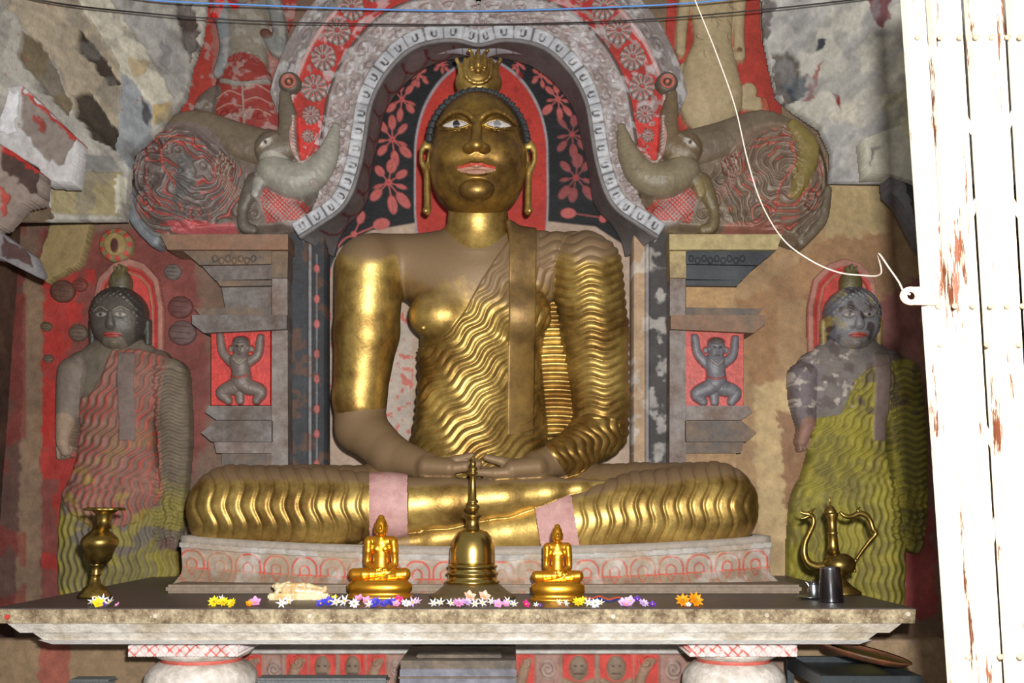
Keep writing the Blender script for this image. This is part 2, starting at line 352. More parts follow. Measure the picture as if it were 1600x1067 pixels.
# recess behind: plain sides of the niche
fm = mat('floor_stone', (96, 88, 78), 0.7, var=0.3)
tag(box('floor', (-4, -1.5, -0.1), (4, 6.6, 0), fm), kind='structure')
wl = Canvas(0, 0, 10, 10, 0.2, (86, 62, 52)); 
wm = mat('stained_side_wall', (92, 70, 58), 0.8, 0, 0.2, 0.5, 20, 0.35, 2, (58, 44, 40), 0.5)
tag(box('wall_left', (-3.05, 4.6, 0), (-2.72, 6.1, 4.2), wm), kind='structure')
tag(box('wall_right', (2.62, 2.6, 0), (2.8, 6.1, 4.2), wm), kind='structure')
# =================================================================== niche panel
cv = Canvas(470, 40, 1030, 760, 1.6, (26, 26, 30)); X, Y = cv.X, cv.Y
cv.poly([(470, 395), (1030, 395), (1030, 760), (470, 760)], (165, 148, 128), f=2)
cv.poly([(470, 340), (545, 340), (520, 420), (500, 760), (470, 760)], (45, 46, 52), f=2)
body_out = [(500, 760), (508, 500), (512, 430), (530, 388), (580, 360), (650, 348), (850, 345), (930, 354), (978, 385), (1000, 440), (1003, 760)]
cv.poly(body_out, (172, 150, 132), f=1.5, smooth=False)
cv.poly([(604, 500), (645, 500), (640, 720), (604, 720)], (176, 162, 150), f=4)
cv.poly([(985, 560), (1005, 560), (1005, 730), (988, 730)], (205, 200, 195), f=3, jit=3)
cv.mottle(col=(190, 60, 50), thr=0.66, a=0.7, sc=9, seed=21, w=0.03, sub=(((X < 535) | ((X > 604) & (X < 645))) & (Y > 420) & (Y < 720))*1.0)
halo = [(655, 385), (650, 330), (650, 260), (652, 215), (664, 170), (688, 130), (720, 103), (752, 93), (784, 103), (816, 130), (840, 170), (852, 215), (854, 260), (854, 330), (850, 385)]
def grow(p, c, g): return [(x+(g if x > c[0] else -g), y-(g if y < 240 else 0)) for x, y in p]
halo = [tuple(v) for v in cr(halo, 5)]
cv.poly(grow(halo, (751, 240), 3), (150, 144, 150), f=1)
cv.poly(halo, (172, 52, 42), f=1)
cv.mottle(0.25, 30, 5); 
for x, y in ((806, 140), (826, 190), (832, 246), (812, 118), (668, 215)): cv.ell(x, y, 5, 6, (140, 34, 30), a=0.7, f=3)
# neckline of painted robes inside black: flower sprays
PK, PK2 = (180, 92, 88), (136, 70, 70)
def petal(x, y, ang, L, w, col):
    cx, cy = x+math.cos(ang)*L*0.6, y+math.sin(ang)*L*0.6
    cv.line([(x, y), (cx, cy)], 2.0, col); cv.ell(x+math.cos(ang)*L, y+math.sin(ang)*L, L*0.42, w, col, rot=ang, h=0.6)
    cv.line([(x+math.cos(ang)*L*0.8, y+math.sin(ang)*L*0.8), (x+math.cos(ang)*L*1.35, y+math.sin(ang)*L*1.35)], 0.8, (150, 60, 60), a=0.7)
def spray(x, y, s, col=PK):
    for a, L, w in ((90, 31, 8), (45, 30, 8), (135, 30, 8), (18, 19, 3.5), (162, 19, 3.5), (-42, 25, 6.5), (-138, 25, 6.5), (-90, 27, 8.5)):
        petal(x, y, math.radians(a+rng.rand()*24-12), L*s*(0.85+0.3*rng.rand()), w*s*(0.75+0.3*rng.rand()), col)
    cv.ell(x, y, 5*s, 5*s, col); cv.ell(x, y, 2*s, 2*s, (180, 40, 40))
def mirx(x): return 1502-x
for x, y, s in ((607, 285, 1.05), (613, 218, 0.9), (628, 155, 0.75), (655, 118, 0.5), (690, 100, 0.35)):
    spray(x, y, s, PK); spray(1507-x if y > 200 else 1500-x, y-(8 if y > 200 else 0), s*0.95, PK2 if y > 200 else PK)
cv.line([(528, 385), (540, 372), (556, 366), (590, 352)], 2.5, PK); cv.ell(596, 350, 13, 9, PK, rot=-0.2); cv.ell(564, 340, 6, 10, PK, rot=0.3); cv.line([(553, 366), (562, 346)], 2, PK); cv.ell(553, 366, 5, 5, PK)
cv.line([(940, 340), (900, 334)], 2.5, PK2); cv.ell(888, 333, 12, 8, PK); cv.ell(940, 315, 6, 9, PK2); cv.line([(940, 342), (940, 322)], 2, PK); cv.ell(942, 342, 6, 6, PK)
pan_o = [(524, 400), (545, 352), (572, 320), (582, 262), (594, 210), (604, 172), (632, 134), (664, 108), (700, 95), (750, 88)]
n = noise2(X, Y, 30, 3); cv.H += 2*(n-0.5)
pn = cv.build('painted_backdrop', 6.06, PAINT, None, 0.04, full=True)
tag(pn, 'black painted backdrop with pink flowers and a red arched halo behind the seated statue', 'painted backdrop')
# grey reveal of the niche, leading from the arch edge back to the panel
ri = Canvas(0, 0, 620, 40, 2.2, (118, 114, 114))
inner = NI+mir(NI)[::-1][1:]; inner = np.array(cr(inner, 6))
pl = pan_o[::-1]; pfull = [(524, 402), (530, 378)]+pan_o[1:]; pfull = np.array(cr(pfull+[(1500-x, y) for x, y in pfull[::-1][1:]], 6))
def resamp(p, n):
    d = np.r_[0, np.cumsum(np.hypot(*np.diff(p, axis=0).T))]; t = np.linspace(0, d[-1], n); return np.stack([np.interp(t, d, p[:, 0]), np.interp(t, d, p[:, 1])], 1), d[-1]
a_, _ = resamp(inner, ri.nx); b_, _ = resamp(pfull, ri.nx)
for i in range(9):
    x = 35+i*29
    ri.ell(x, 22, 14, 15, (132, 122, 120)); ri.line([(x-15, 8), (x-14, 24), (x-6, 35), (x+6, 35), (x+14, 24), (x+15, 8)], 2.2, (108, 34, 36), smooth=True)
ri.mottle(0.3, 12, 3)
tt = ri.Y/40.0; A3 = P(a_[:, 0], a_[:, 1], 5.62)[None]; B3 = P(b_[:, 0], b_[:, 1], 6.05)[None]; k = np.clip(tt, 0, 1)[..., None]; V = (A3*(1-k)+B3*k)
idx = np.arange(ri.nx*ri.ny).reshape(ri.ny, ri.nx); q = np.stack([idx[:-1, :-1], idx[1:, :-1], idx[1:, 1:], idx[:-1, 1:]], -1).reshape(-1, 4)
rv = npmesh('arch_lining', V.reshape(-1, 3), q, PAINT, None, np.clip(ri.C, 0, 1).reshape(-1, 3))
sd = rv.modifiers.new('s', 'SOLIDIFY'); sd.thickness = 0.02; sd.offset = -1
tag(rv, 'grey curved inner lining between the carved arch and the black flowered backdrop', 'arch lining')
# =================================================================== torana arch
inn, LEN = resamp(inner, 700)
tg = np.gradient(inn, axis=0)
for _ in range(30): tg[1:-1] = (tg[:-2]+tg[1:-1]*2+tg[2:])/4
nrm = np.stack([tg[:, 1], -tg[:, 0]], 1); nrm /= np.linalg.norm(nrm, axis=1)[:, None]
if nrm[350][1] > 0: nrm = -nrm
def amap(S, T):
    s_ = np.clip(S/LEN, 0, 1)*699; i = np.floor(s_).astype(int); i = np.clip(i, 0, 698); f = s_-i
    bx = inn[i, 0]*(1-f)+inn[i+1, 0]*f; by = inn[i, 1]*(1-f)+inn[i+1, 1]*f; nx = nrm[i, 0]*(1-f)+nrm[i+1, 0]*f; ny = nrm[i, 1]*(1-f)+nrm[i+1, 1]*f
    return bx+nx*T, by+ny*T
arch = thing('carved_arch', 'large carved and painted arch with rosettes framing the seated golden statue', 'arch', P(748, 735, 5.7))
cv = Canvas(0, 0, LEN, 158, 1.5, (150, 143, 142)); S, T = cv.X, cv.Y; AXp, AYp = amap(S, T)
m1 = T < 22
cv.C[m1] = lin((172, 174, 180))
PER = LEN/34
ph = (S/PER) % 1-0.5
cv.H += np.where(T < 24, 8+3*np.sqrt(np.clip(1-(2*ph)**2, 0, 1)), 0)
u = np.abs(ph)*PER; mk = (T < 17) & (T > 6) & (np.abs(np.hypot(u, np.minimum(T-10, 0))-3.4) < 1.1)
cv.C[mk] = lin((74, 66, 68)); cv.H[mk] -= 3
sc_ = (T < 24) & (np.abs(ph) > 0.46); cv.C[sc_] = lin((96, 90, 92)); cv.H[sc_] -= 2
b2 = (T >= 24) & (T < 66); cv.H += np.where(b2, 6, 0); cv.C[b2] = lin((148, 136, 134))
k = 0
for s_ in np.arange(12, LEN-6, 27):
    d = 1 if s_ < LEN/2 else -1
    cv.scroll(s_+4, 52, 12, (128, 40, 42), 2.2, 1.4, d, 0.5, a=0.5); cv.scroll(s_-5, 33, 10, (96, 66, 66), 2.2, 1.3, -d, 1.5, a=0.6); cv.scroll(s_+13, 37, 8, (110, 60, 60), 1.8, 1.1, d, 2.5, a=0.6)
    cv.line([(s_-8, 62), (s_+2, 44), (s_+10, 60)], 1.6, (182, 176, 176), h=1.5)
r1 = (T > 65) & (T < 70); cv.C[r1] = lin((84, 66, 62)); cv.H[r1] += 10
b3 = (T >= 70) & (T < 122); cv.C[b3] = lin((166, 50, 44)); cv.H += np.where(b3, 2, 0)
b3n = b3 & (noise2(S, T, 14, 8) > 0.62); cv.C[b3n] = lin((150, 120, 116))
r2 = (T >= 120) & (T < 125); cv.C[r2] = lin((186, 150, 148)); cv.H[r2] += 7
b4 = T >= 125; cv.C[b4] = lin((128, 118, 116)); cv.H += np.where(b4, 5, 0)
for s_ in np.arange(8, LEN, 15):
    cv.scroll(s_, 134+5*(int(s_/15) % 2), 9, (70, 60, 60), 2.2, 1.3, 1 if int(s_/15) % 2 else -1, s_, a=0.6)
cv.mottle(0.3, 20, 4); cv.mottle(col=(205, 205, 208), thr=0.6, a=0.4, sc=10, seed=7)
side = np.minimum(S, LEN-S)
Wd = np.interp(AYp, [-400, 150, 215, 260, 330, 400], [160, 158, 120, 68, 26, 24])
cv.M = T < Wd
ao = cv.build('arch_band', lambda a, b: 5.70, PAINTG, arch, 0.16, mapf=amap)
# rosettes, each carved flower a part
def rosette(x, y, r, parent, Yd=5.69):
    c = Canvas(x-r-2, y-r-2, x+r+2, y+r+2, 0.9, (160, 150, 146)); dx, dy = c.X-x, c.Y-y; rr = np.hypot(dx, dy)/r; th = np.arctan2(dy, dx); w = 0.5+0.5*np.cos(th*11)
    c.H = 6+5*np.clip(w, 0, 1)**0.5*np.clip(1-((rr-0.6)/0.5)**2, 0, 1); lo = (w < 0.3) & (rr > 0.2); c.C[lo] = lin((120, 96, 92)); c.C[(w > 0.9) & (rr > 0.35) & (rr < 0.8)] = lin((186, 60, 52))
    c.C[rr < 0.2] = lin((150, 70, 66)); c.H[rr < 0.2] += 3; c.M = rr < (0.93+0.07*w); return c.build('rosette', Yd, PAINTG, parent, 0.02)
for x, y, r in ((551, 14, 19), (528, 51, 21), (506, 92, 20), (492, 139, 21), (487, 181, 14), (482, 214, 10), (583, -14, 18)):
    rosette(x, y, r, arch); rosette(2*AX-2-x, y-1, r, arch)
# =================================================================== makaras
def makara(sgn, label):
    fx = (lambda x: x) if sgn > 0 else (lambda x: 2*AX-x)
    L = sgn > 0
    base = (112, 100, 90) if L else (116, 102, 80)
    cv = Canvas(190, 110, 545, 400, 1.35, base) if L else Canvas(2*AX-545, 110, 2*AX-190, 400, 1.35, base)
    def ch(c): return [(fx(x), y, r) for x, y, r in c]
    def pt(c): return [(fx(x), y) for x, y in c]
    O = cv
    O.poly(pt([(202, 310), (203, 262), (222, 215), (262, 188), (310, 178), (355, 187), (398, 206), (420, 200), (442, 212), (480, 240), (500, 300), (468, 345), (440, 366), (300, 372), (245, 385), (212, 350)]), (104, 92, 84) if L else (112, 96, 78), hset=16, f=2, mask=True, smooth=True, hf=14)
    # grey blue outline rim below
    O.bulge(ch([(206, 300, 8), (214, 345, 9), (244, 378, 10)]), 0.6, (118, 122, 128) if L else (104, 92, 76), base=8)
    # body
    O.bulge(ch([(262, 208, 16), (310, 198, 22), (370, 222, 28), (430, 240, 30)]), 0.55, (106, 92, 76), base=12)
    O.bulge(ch([(285, 290, 70), (292, 270, 72)]), 0.3, (108, 94, 90) if L else (120, 100, 84), base=14)
    X, Y = O.X, O.Y
    red = (172, 62, 54)
    bx, by = fx(285), 280; RR = np.hypot(X-bx, (Y-by)*1.05); TT = np.arctan2(Y-by, (X-bx)*sgn)
    wp = 60*(noise2(X, Y, 70, 11, 2)-0.5)+22*(noise2(X, Y, 22, 12, 2)-0.5); ph = (RR+13*TT/math.pi*2+wp)/12.5
    inb = (1-sstep(-10, 2, sdpoly(X, Y, pt([(205, 300), (208, 255), (232, 215), (268, 200), (320, 215), (385, 262), (400, 300), (385, 345), (300, 365), (245, 375), (215, 345)]))))
    wv = np.sin(2*math.pi*ph); O.H += 3.0*wv*inb+1.2*np.sin(2*math.pi*ph*2.3+wp*0.2)*inb
    n1 = noise2(X, Y, 30, 14, 3); O.put(sstep(0.55, 0.95, -wv)*inb*(n1 > 0.52), red, 0.75); O.put(sstep(0.5, 0.95, -wv)*inb*(n1 <= 0.52), (74, 64, 62), 0.6); O.put(sstep(0.6, 1, wv)*inb, (138, 128, 124), 0.35)
    for x, y, R, t, d, p in ((250, 240, 24, 1.5, 1, 0), (355, 268, 22, 1.6, -1, 2), (315, 340, 20, 1.5, 1, 1), (235, 320, 20, 1.5, -1, 3)):
        O.scroll(fx(x), y, R, red, 2.6, t, d*sgn, p, a=0.6, wid=0.3)
    O.line(pt([(330, 240), (275, 232), (262, 262), (285, 300), (292, 335)]), 2.6, (176, 84, 70), h=2)
    O.line(pt([(322, 228), (250, 226), (238, 290), (262, 330)]), 2.0, (176, 84, 70), h=2)
    if not L:
        O.bulge(ch([(262, 205, 10), (240, 240, 17), (250, 285, 15), (262, 312, 8)]), 0.6, (122, 106, 58), base=26)
    else:
        O.bulge(ch([(300, 262, 12), (298, 295, 12), (286, 320, 7)]), 0.5, (96, 92, 90), base=26)
    for i in range(5):
        O.line(pt([(350+5*i, 245+3*i), (345+4*i, 275+2*i), (365+4*i, 310-2*i), (385+3*i, 325-4*i)]), 2.2, (150, 138, 122), h=2.5)
        O.line(pt([(352+5*i, 247+3*i), (347+4*i, 277+2*i), (367+4*i, 312-2*i), (387+3*i, 327-4*i)]), 1.2, (120, 48, 44), h=-1)
    # scales under the jaw
    O.bulge(ch([(430, 320, 24), (455, 338, 20), (470, 345, 14)]), 0.5, (150, 138, 132), base=14)
    sub = (sdpoly(X, Y, pt([(405, 295), (440, 300), (485, 325), (475, 348), (420, 352)])) < 0)
    gx = ((X+Y) % 7 < 2.2) | ((X-Y) % 7 < 2.2); O.C[sub & gx] = lin((176, 54, 50)); O.H[sub & gx] -= 1.5
    # leg and foot
    O.bulge(ch([(405, 292, 17), (392, 312, 12), (384, 335, 8), (386, 358, 9), (400, 364, 8)]), 0.8, (92, 84, 76) if L else (108, 94, 66), base=20)
    O.bulge(ch([(412, 292, 9), (406, 312, 7)]), 0.6, (140, 136, 130) if L else (128, 112, 76), base=32)
    O.scroll(fx(400), 338, 11, (70, 60, 60), 2, 1.4, sgn, 0)
    # head: upper jaw and trunk
    O.bulge(ch([(430, 240, 28), (452, 232, 22), (456, 205, 17), (452, 178, 13), (449, 155, 9)]), 0.85, (104, 94, 80) if L else (108, 90, 68), base=20)
    # lower jaw and snout tip
    O.bulge(ch([(432, 275, 27), (462, 288, 29), (492, 280, 25), (512, 256, 19), (522, 230, 13), (527, 206, 7)]), 1.0, (146, 142, 132) if L else (126, 114, 92), base=20)
    # mouth lining
    O.line(pt([(470, 190), (462, 218), (466, 248), (478, 262), (492, 248), (508, 218), (516, 206)]), 6, (168, 128, 122), h=4)
    O.poly(pt([(470, 186), (468, 216), (472, 250), (480, 256), (490, 240), (502, 214), (506, 192)]), (188, 52, 46), hset=14, f=1.5, smooth=True, mask=True)
    for k in range(12): t = k/11; O.ell(fx(466+0.6*26*math.sin(t*3.14)*0+(-2+t*4)), 192+t*60, 2, 2, (190, 180, 172), h=2)
    for k in range(7): O.ell(fx(474+k*5), 262-k*6, 2.4, 2.4, (180, 172, 160), h=2)
    # trunk curl
    O.bulge(ch([(457, 138, 17), (458, 139, 17)]), 0.8, (86, 76, 66), base=22); O.ell(fx(457), 138, 11, 11, (176, 96, 82), h=-3); O.ell(fx(457), 138, 7, 7, (70, 50, 44), h=-3); O.ell(fx(457), 138, 3, 3, (196, 120, 90), h=4)
    # eye and brow
    O.line(pt([(410, 246), (425, 234), (440, 224)]), 7, (120, 104, 86), h=5)
    O.ell(fx(425), 237, 11, 4, (186, 178, 168), rot=-0.6*sgn, h=2); O.ell(fx(425), 237, 2.5, 2.5, (40, 30, 26), h=1)
    O.ell(fx(496+2), 298, 7, 6, (150, 140, 132), h=3) if L else None
    O.ell(fx(438), 330, 1, 1)
    O.poly(pt([(268, 352), (370, 352), (372, 368), (275, 370)]), (190, 92, 96) if L else (150, 96, 84), jit=3, a=0.8)
    O.mottle(0.25, 15, 3); O.H += 1.5*(noise2(X, Y, 9, 4)-0.5)
    o = O.build('makara_carving', 5.74, PAINTG, None, 0.10); tag(o, label, 'carved creature')
makara(1, 'carved sea creature with upcurled snout, grey and red, on top of the left pillar')
makara(-1, 'carved sea creature with upcurled snout and olive tail, on top of the right pillar')
# =================================================================== flanking pillars
def pm(nm, c, c2=None, v=0.3): return mat(nm, c, 0.6, 0, 0.35, 0.45, 35, v, 5, c2, 0.6)
GREYS = pm('grey_painted_stone', (118, 112, 110), (92, 78, 70)); GREYL = pm('light_grey_painted_stone', (134, 126, 122), (112, 92, 82))
TANS = pm('tan_plaster', (170, 136, 94), (150, 120, 90)); DARKS = pm('dark_blue_grey_paint', (62, 66, 72), (44, 44, 50)); YEL = pm('yellowed_plaster', (172, 156, 112), (150, 128, 96))
BRN = pm('brown_painted_stone', (118, 98, 80), (96, 90, 88)); BLK = pm('blackened_carving', (56, 60, 66), (84, 86, 88)); OCH = pm('ochre_red_paint', (134, 100, 80), (120, 104, 88))
REDP = mat('red_paint', (190, 54, 46), 0.6, var=0.25)
def dwarf(cx, cy, label, colr, bgc, YY):
    cv = Canvas(cx-48, cy-62, cx+48, cy+62, 1.0, bgc); O = cv; O.H[:] = 1; O.M[:] = (np.abs(O.X-cx) < 47) & (np.abs(O.Y-cy) < 60)
    O.mottle(0.2, 12, 5)
    def b(c, k=0.8, col=colr): O.bulge([(cx+x, cy+y, r) for x, y, r in c], k, col, base=5, mask=False)
    b([(0, -8, 17), (2, 8, 15), (2, 22, 17)]); b([(-14, -8, 8), (-27, -24, 7), (-31, -48, 6)]); b([(14, -8, 8), (28, -20, 7), (32, -46, 6)])
    b([(-8, 30, 13), (-28, 40, 10), (-18, 52, 7)]); b([(10, 30, 13), (32, 38, 10), (26, 52, 7)]); b([(-2, 30, 9), (0, 52, 7)], 0.6)
    b([(2, -34, 14), (2, -26, 13)], 1.0); O.ell(cx-3, cy-31, 2.4, 1.4, (40, 34, 34), h=-1.5); O.ell(cx+7, cy-31, 2.4, 1.4, (40, 34, 34), h=-1.5); O.ell(cx+2, cy-26, 2, 4, None, h=3); O.line([(cx-2, cy-19), (cx+6, cy-19)], 1.6, (60, 46, 46), h=-1, smooth=False)
    O.ell(cx+2, cy-42, 13, 6, (92, 84, 82), h=3); O.ell(cx-14, cy-28, 4, 5, colr, h=5); O.ell(cx+18, cy-28, 4, 5, colr, h=5)
    O.line([(cx-12, cy+14), (cx, cy+18), (cx+14, cy+14)], 2.5, (150, 70, 60), h=2); O.line([(cx-8, cy-12), (cx+2, cy-4), (cx+12, cy-12)], 2, (150, 140, 130), h=2)
    O.mottle(0.25, 9, 8)
    o = O.build('dwarf_figure', YY, PAINTG, None, 0.03); return tag(o, label, 'carved figure')
def pillar(L, label):
    fx = (lambda x: x) if L else (lambda x: 2*AX-x)
    t = thing('pillar', label, 'pillar', P(fx(375), 735, 5.72))
    def pr(nm, pts, Yf, m, bv=0.008): return prism(nm, [(fx(x), y) for x, y in pts], Yf, 5.86, m, t, bv)
    pr('shaft', [(425, 388), (449, 388), (450, 732), (424, 732)], 5.68, GREYL if L else GREYL)
    pr('shelf', [(250 if L else 274, 366), (450, 366), (450, 390), (262 if L else 282, 390)], 5.62, OCH if L else YEL)
    pr('shelf_block', [(424, 390), (450, 390), (449, 434), (424, 434)], 5.66, BRN if L else YEL)
    pr('moulding', [(286, 392), (424, 392), (424, 412), (312, 414)], 5.65, BRN if L else BLK)
    pr('moulding', [(312, 412), (424, 412), (424, 436), (336, 438)], 5.68, GREYS if L else BLK)
    pr('moulding', [(338, 438), (424, 438), (424, 446), (344, 447)], 5.66, BRN if L else BLK)
    pr('neck_block', [(346, 447), (424, 447), (424, 482), (352, 482)], 5.70, GREYS if L else TANS)
    pr('plate', [(300, 492), (448, 492), (448, 514), (318, 520), (300, 506)], 5.64, GREYS if L else OCH)
    pr('plate_underside', [(304, 482), (424, 480), (424, 492), (312, 492)], 5.68, BRN)
    pr('base_moulding', [(326, 634), (424, 634), (424, 656), (338, 656), (320, 644)], 5.67, GREYS if L else GREYL)
    pr('base_moulding', [(338, 657), (424, 657), (424, 690), (330, 690), (314, 676)], 5.64, GREYS if L else BRN)
    pr('base_moulding', [(334, 690), (424, 690), (424, 708), (338, 708)], 5.68, GREYL if L else BRN)
    pr('plinth_block', [(346, 708), (424, 708), (424, 734), (346, 734)], 5.72, BRN if L else TANS)
    for k in range(9 if not L else 7):      # small carved lobes along the capital
        x = 336+k*10; c = P(fx(x), 404+(k % 2)*3, 5.645); 
        V, Q = nets(lambda p: sell(p, c, (0.016, 0.014, 0.02)), c-0.03, c+0.03, 0.006); npmesh('lobe', V, Q, BRN if L else BLK, t)
    return t
pillar(True, 'grey stepped pillar left of the seated statue, under the left sea creature')
pillar(False, 'tan and grey stepped pillar right of the seated statue, its capital blackened')
dwarf(376, 574, 'small carved dwarf with raised arms on the left pillar, red behind him', (110, 98, 92), (186, 50, 44), 5.69)
dwarf(1116, 576, 'small bluish carved dwarf with raised arms on the right pillar', (108, 106, 112), (184, 78, 70), 5.69)
# reveals beside the niche (dark strips with painted buds)
for L in (True, False):
    fx = (lambda x: x) if L else (lambda x: 2*AX-x)
    cv = Canvas(448, 352, 506, 738, 1.3, (58, 60, 64)) if L else Canvas(2*AX-506, 352, 2*AX-448, 738, 1.3, (66, 62, 62)); O = cv
    def p(c): return [(fx(x), y) for x, y in c]
    O.poly(p([(482, 352), (488, 352), (488, 738), (482, 738)]), (134, 132, 134), h=5)
    O.poly(p([(488, 352), (506, 352), (506, 738), (488, 738)]), (50, 52, 56) if L else (168, 140, 112))
    if L:
        for i in range(8):
            y = 420+i*43; O.line([(495, y-22), (495, y+22)], 1.6, (128, 128, 132), smooth=False); O.ell(495, y+(i % 2)*4, 4.5, 7, (168, 96, 92), h=2)
        O.mottle(col=(110, 74, 50), thr=0.62, a=0.5, sc=20, seed=3)
    else:
        O.mottle(col=(190, 184, 178), thr=0.58, a=0.6, sc=22, seed=5)
    O.mottle(0.3, 25, 8); o = O.build('niche_jamb', 5.80, PAINT, None, 0.2, full=True)
    tag(o, 'narrow dark upright panel with a string of pink buds, left of the seated statue' if L else 'narrow upright panel of flaking tan and grey paint, right of the seated statue', 'wall panel')
# =================================================================== standing statues in relief
def standing(cx, L, label):
    t = thing('standing_statue', label, 'statue', P(cx, 940, 5.84))
    skin = (108, 98, 86) if L else (112, 104, 100)
    # halo
    hx, hy = (cx+12, 480) if L else (cx-6, 470)
    cv = Canvas(hx-70, 395, hx+70, 575, 1.4, (176, 60, 52)); X, Y = cv.X, cv.Y
    o_ = [(hx-57, 560), (hx-58, 480), (hx-48, 435), (hx-25, 412), (hx, 404), (hx+25, 412), (hx+46, 435), (hx+54, 480), (hx+54, 560)]
    cv.poly(o_, (160, 112, 100), hset=5, mask=True, smooth=False); i1 = [(hx+(x-hx)*0.84, 480+(y-480)*0.84 if y < 480 else y) for x, y in o_]; cv.poly(i1, (182, 66, 60), hset=2)
    i2 = [(hx+(x-hx)*0.68, 480+(y-480)*0.7 if y < 480 else y) for x, y in o_]; cv.line(i2, 3, (150, 110, 90), h=2, smooth=False)
    i3 = [(hx+(x-hx)*0.76, 480+(y-480)*0.78 if y < 480 else y) for x, y in o_]; cv.line(i3, 2, (126, 40, 38), h=-1, smooth=False)
    cv.mottle(0.3, 14, 4); cv.build('halo', 5.82, PAINT, t, 0.03)
    # body
    cv = Canvas(cx-150, 520, cx+165, 965, 1.5, skin); X, Y = cv.X, cv.Y
    bc = (150, 126, 92) if not L else (112, 88, 76)
    s = 1 if L else 1
    YG = (126, 116, 64) if L else (140, 130, 54)
    cv.bulge([(cx-5, 800, 88), (cx-5, 870, 92), (cx-5, 960, 88)], 0.35, YG, base=6)       # skirt
    cv.bulge([(cx, 600, 78), (cx-2, 650, 58), (cx-4, 720, 62), (cx-5, 790, 80)], 0.40, skin, base=8)
    cv.bulge([(cx-55, 575, 26), (cx, 570, 30), (cx+58, 573, 26)], 0.7, skin, base=10)
    cv.bulge([(cx-5, 545, 22), (cx, 565, 34)], 0.8, skin, base=10)
    # arms
    if L:
        cv.bulge([(cx-68, 585, 26), (cx-74, 620, 22), (cx-80, 660, 17)], 0.9, (120, 108, 98), base=14)
        cv.bulge([(cx-80, 662, 15), (cx-84, 690, 11), (cx-80, 705, 9)], 0.9, (150, 128, 108), base=18)
        for k in range(4): cv.bulge([(cx-93+7*k, 700, 3.5), (cx-92+7*k, 716-k, 3)], 1, (140, 120, 104), base=16)
        cv.bulge([(cx+78, 590, 30), (cx+86, 680, 26), (cx+84, 780, 20), (cx+80, 850, 15)], 0.7, (112, 100, 86), base=12)
        cv.bulge([(cx+80, 850, 12), (cx+82, 900, 8), (cx+80, 925, 5)], 0.7, (110, 84, 74), base=10)
    else:
        cv.bulge([(cx-72, 590, 24), (cx-72, 630, 20), (cx-68, 665, 14)], 0.9, (112, 102, 104), base=14)
        cv.bulge([(cx-68, 665, 12), (cx-76, 690, 9)], 0.9, (140, 106, 92), base=16)
        for k in range(4): cv.bulge([(cx-80+6*k, 688, 3.5), (cx-78+6*k, 704-k, 3)], 1, (136, 104, 90), base=16)
        cv.bulge([(cx+80, 590, 30), (cx+90, 690, 30), (cx+96, 790, 24), (cx+100, 850, 15)], 0.6, (134, 124, 56), base=10)
    # robe with wavy folds
    if L: rp = [(cx-2, 552), (cx+40, 550), (cx+80, 560), (cx+66, 640), (cx+70, 740), (cx+78, 770), (cx+40, 815), (cx-20, 830), (cx-70, 800), (cx-94, 765), (cx-72, 720), (cx-60, 650), (cx-52, 625), (cx-35, 620), (cx-15, 590)]
    else: rp = [(cx-2, 600), (cx+20, 580), (cx+60, 570), (cx+66, 640), (cx+76, 740), (cx+92, 800), (cx+92, 975), (cx-97, 975), (cx-94, 800), (cx-72, 720), (cx-54, 655), (cx-20, 650)]
    d = sdpoly(X, Y, rp); w = 1-sstep(-2, 2, d); rc = (142, 96, 84) if L else YG
    cv.put(w, rc, 0.95); cv.H += 3*w
    R = np.hypot(X-(cx-420), Y-330); A = np.arctan2(Y-330, X-(cx-420))
    rip = np.sin(2*math.pi*(R+3.0*np.sin(A*R/6.0))/11.0); rip2 = np.sin(2*math.pi*(X+3.0*np.sin(Y/6.5))/12.0); rip3 = np.sin(2*math.pi*(Y+3*np.sin(X/6.0))/11.0)
    low = (Y > 780)
    blend = sstep(730, 800, Y+0.3*(X-cx))
    rr = rip*(1-blend)+rip2*blend
    inrobe = np.maximum(w, sstep(720, 800, Y+25*(noise2(X, Y, 40, 2)-0.5)))*(cv.H > 0)
    sx_ = cx+20 if L else cx+42; nosash = 1-(np.abs(X-sx_) < 14)*(Y > 556)*(Y < 690); rr = rr*nosash; rip3 = rip3*nosash
    cv.H += 1.8*rr*inrobe
    sleeve = (np.abs(X-(cx+88)) < 30) & (Y > 575) & (Y < 850); cv.H += 2.0*rip3*sleeve
    if L:
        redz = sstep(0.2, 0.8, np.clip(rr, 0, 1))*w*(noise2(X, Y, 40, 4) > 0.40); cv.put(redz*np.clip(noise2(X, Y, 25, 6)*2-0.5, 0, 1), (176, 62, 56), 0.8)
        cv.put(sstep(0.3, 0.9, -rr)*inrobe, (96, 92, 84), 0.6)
        cv.mottle(col=(150, 138, 50), thr=0.55, a=0.6, sc=30, seed=8, sub=sstep(640, 790, Y)*inrobe)
    else:
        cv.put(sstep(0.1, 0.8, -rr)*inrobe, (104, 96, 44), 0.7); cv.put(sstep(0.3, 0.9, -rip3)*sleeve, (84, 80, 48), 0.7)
        cv.mottle(col=(112, 102, 58), thr=0.5, a=0.55, sc=22, seed=38, sub=(inrobe > 0.5)*1.0); cv.mottle(col=(162, 150, 56), thr=0.55, a=0.5, sc=30, seed=8, sub=(inrobe > 0.5)*1.0)
        cv.mottle(col=(84, 70, 68), thr=0.6, a=0.7, sc=18, seed=9, sub=(Y < 650)*1.0)
        cv.mottle(col=(190, 178, 168), thr=0.66, a=0.7, sc=10, seed=19, sub=((Y < 640) & (X < cx))*1.0)
    # sash
    sx = cx+20 if L else cx+42
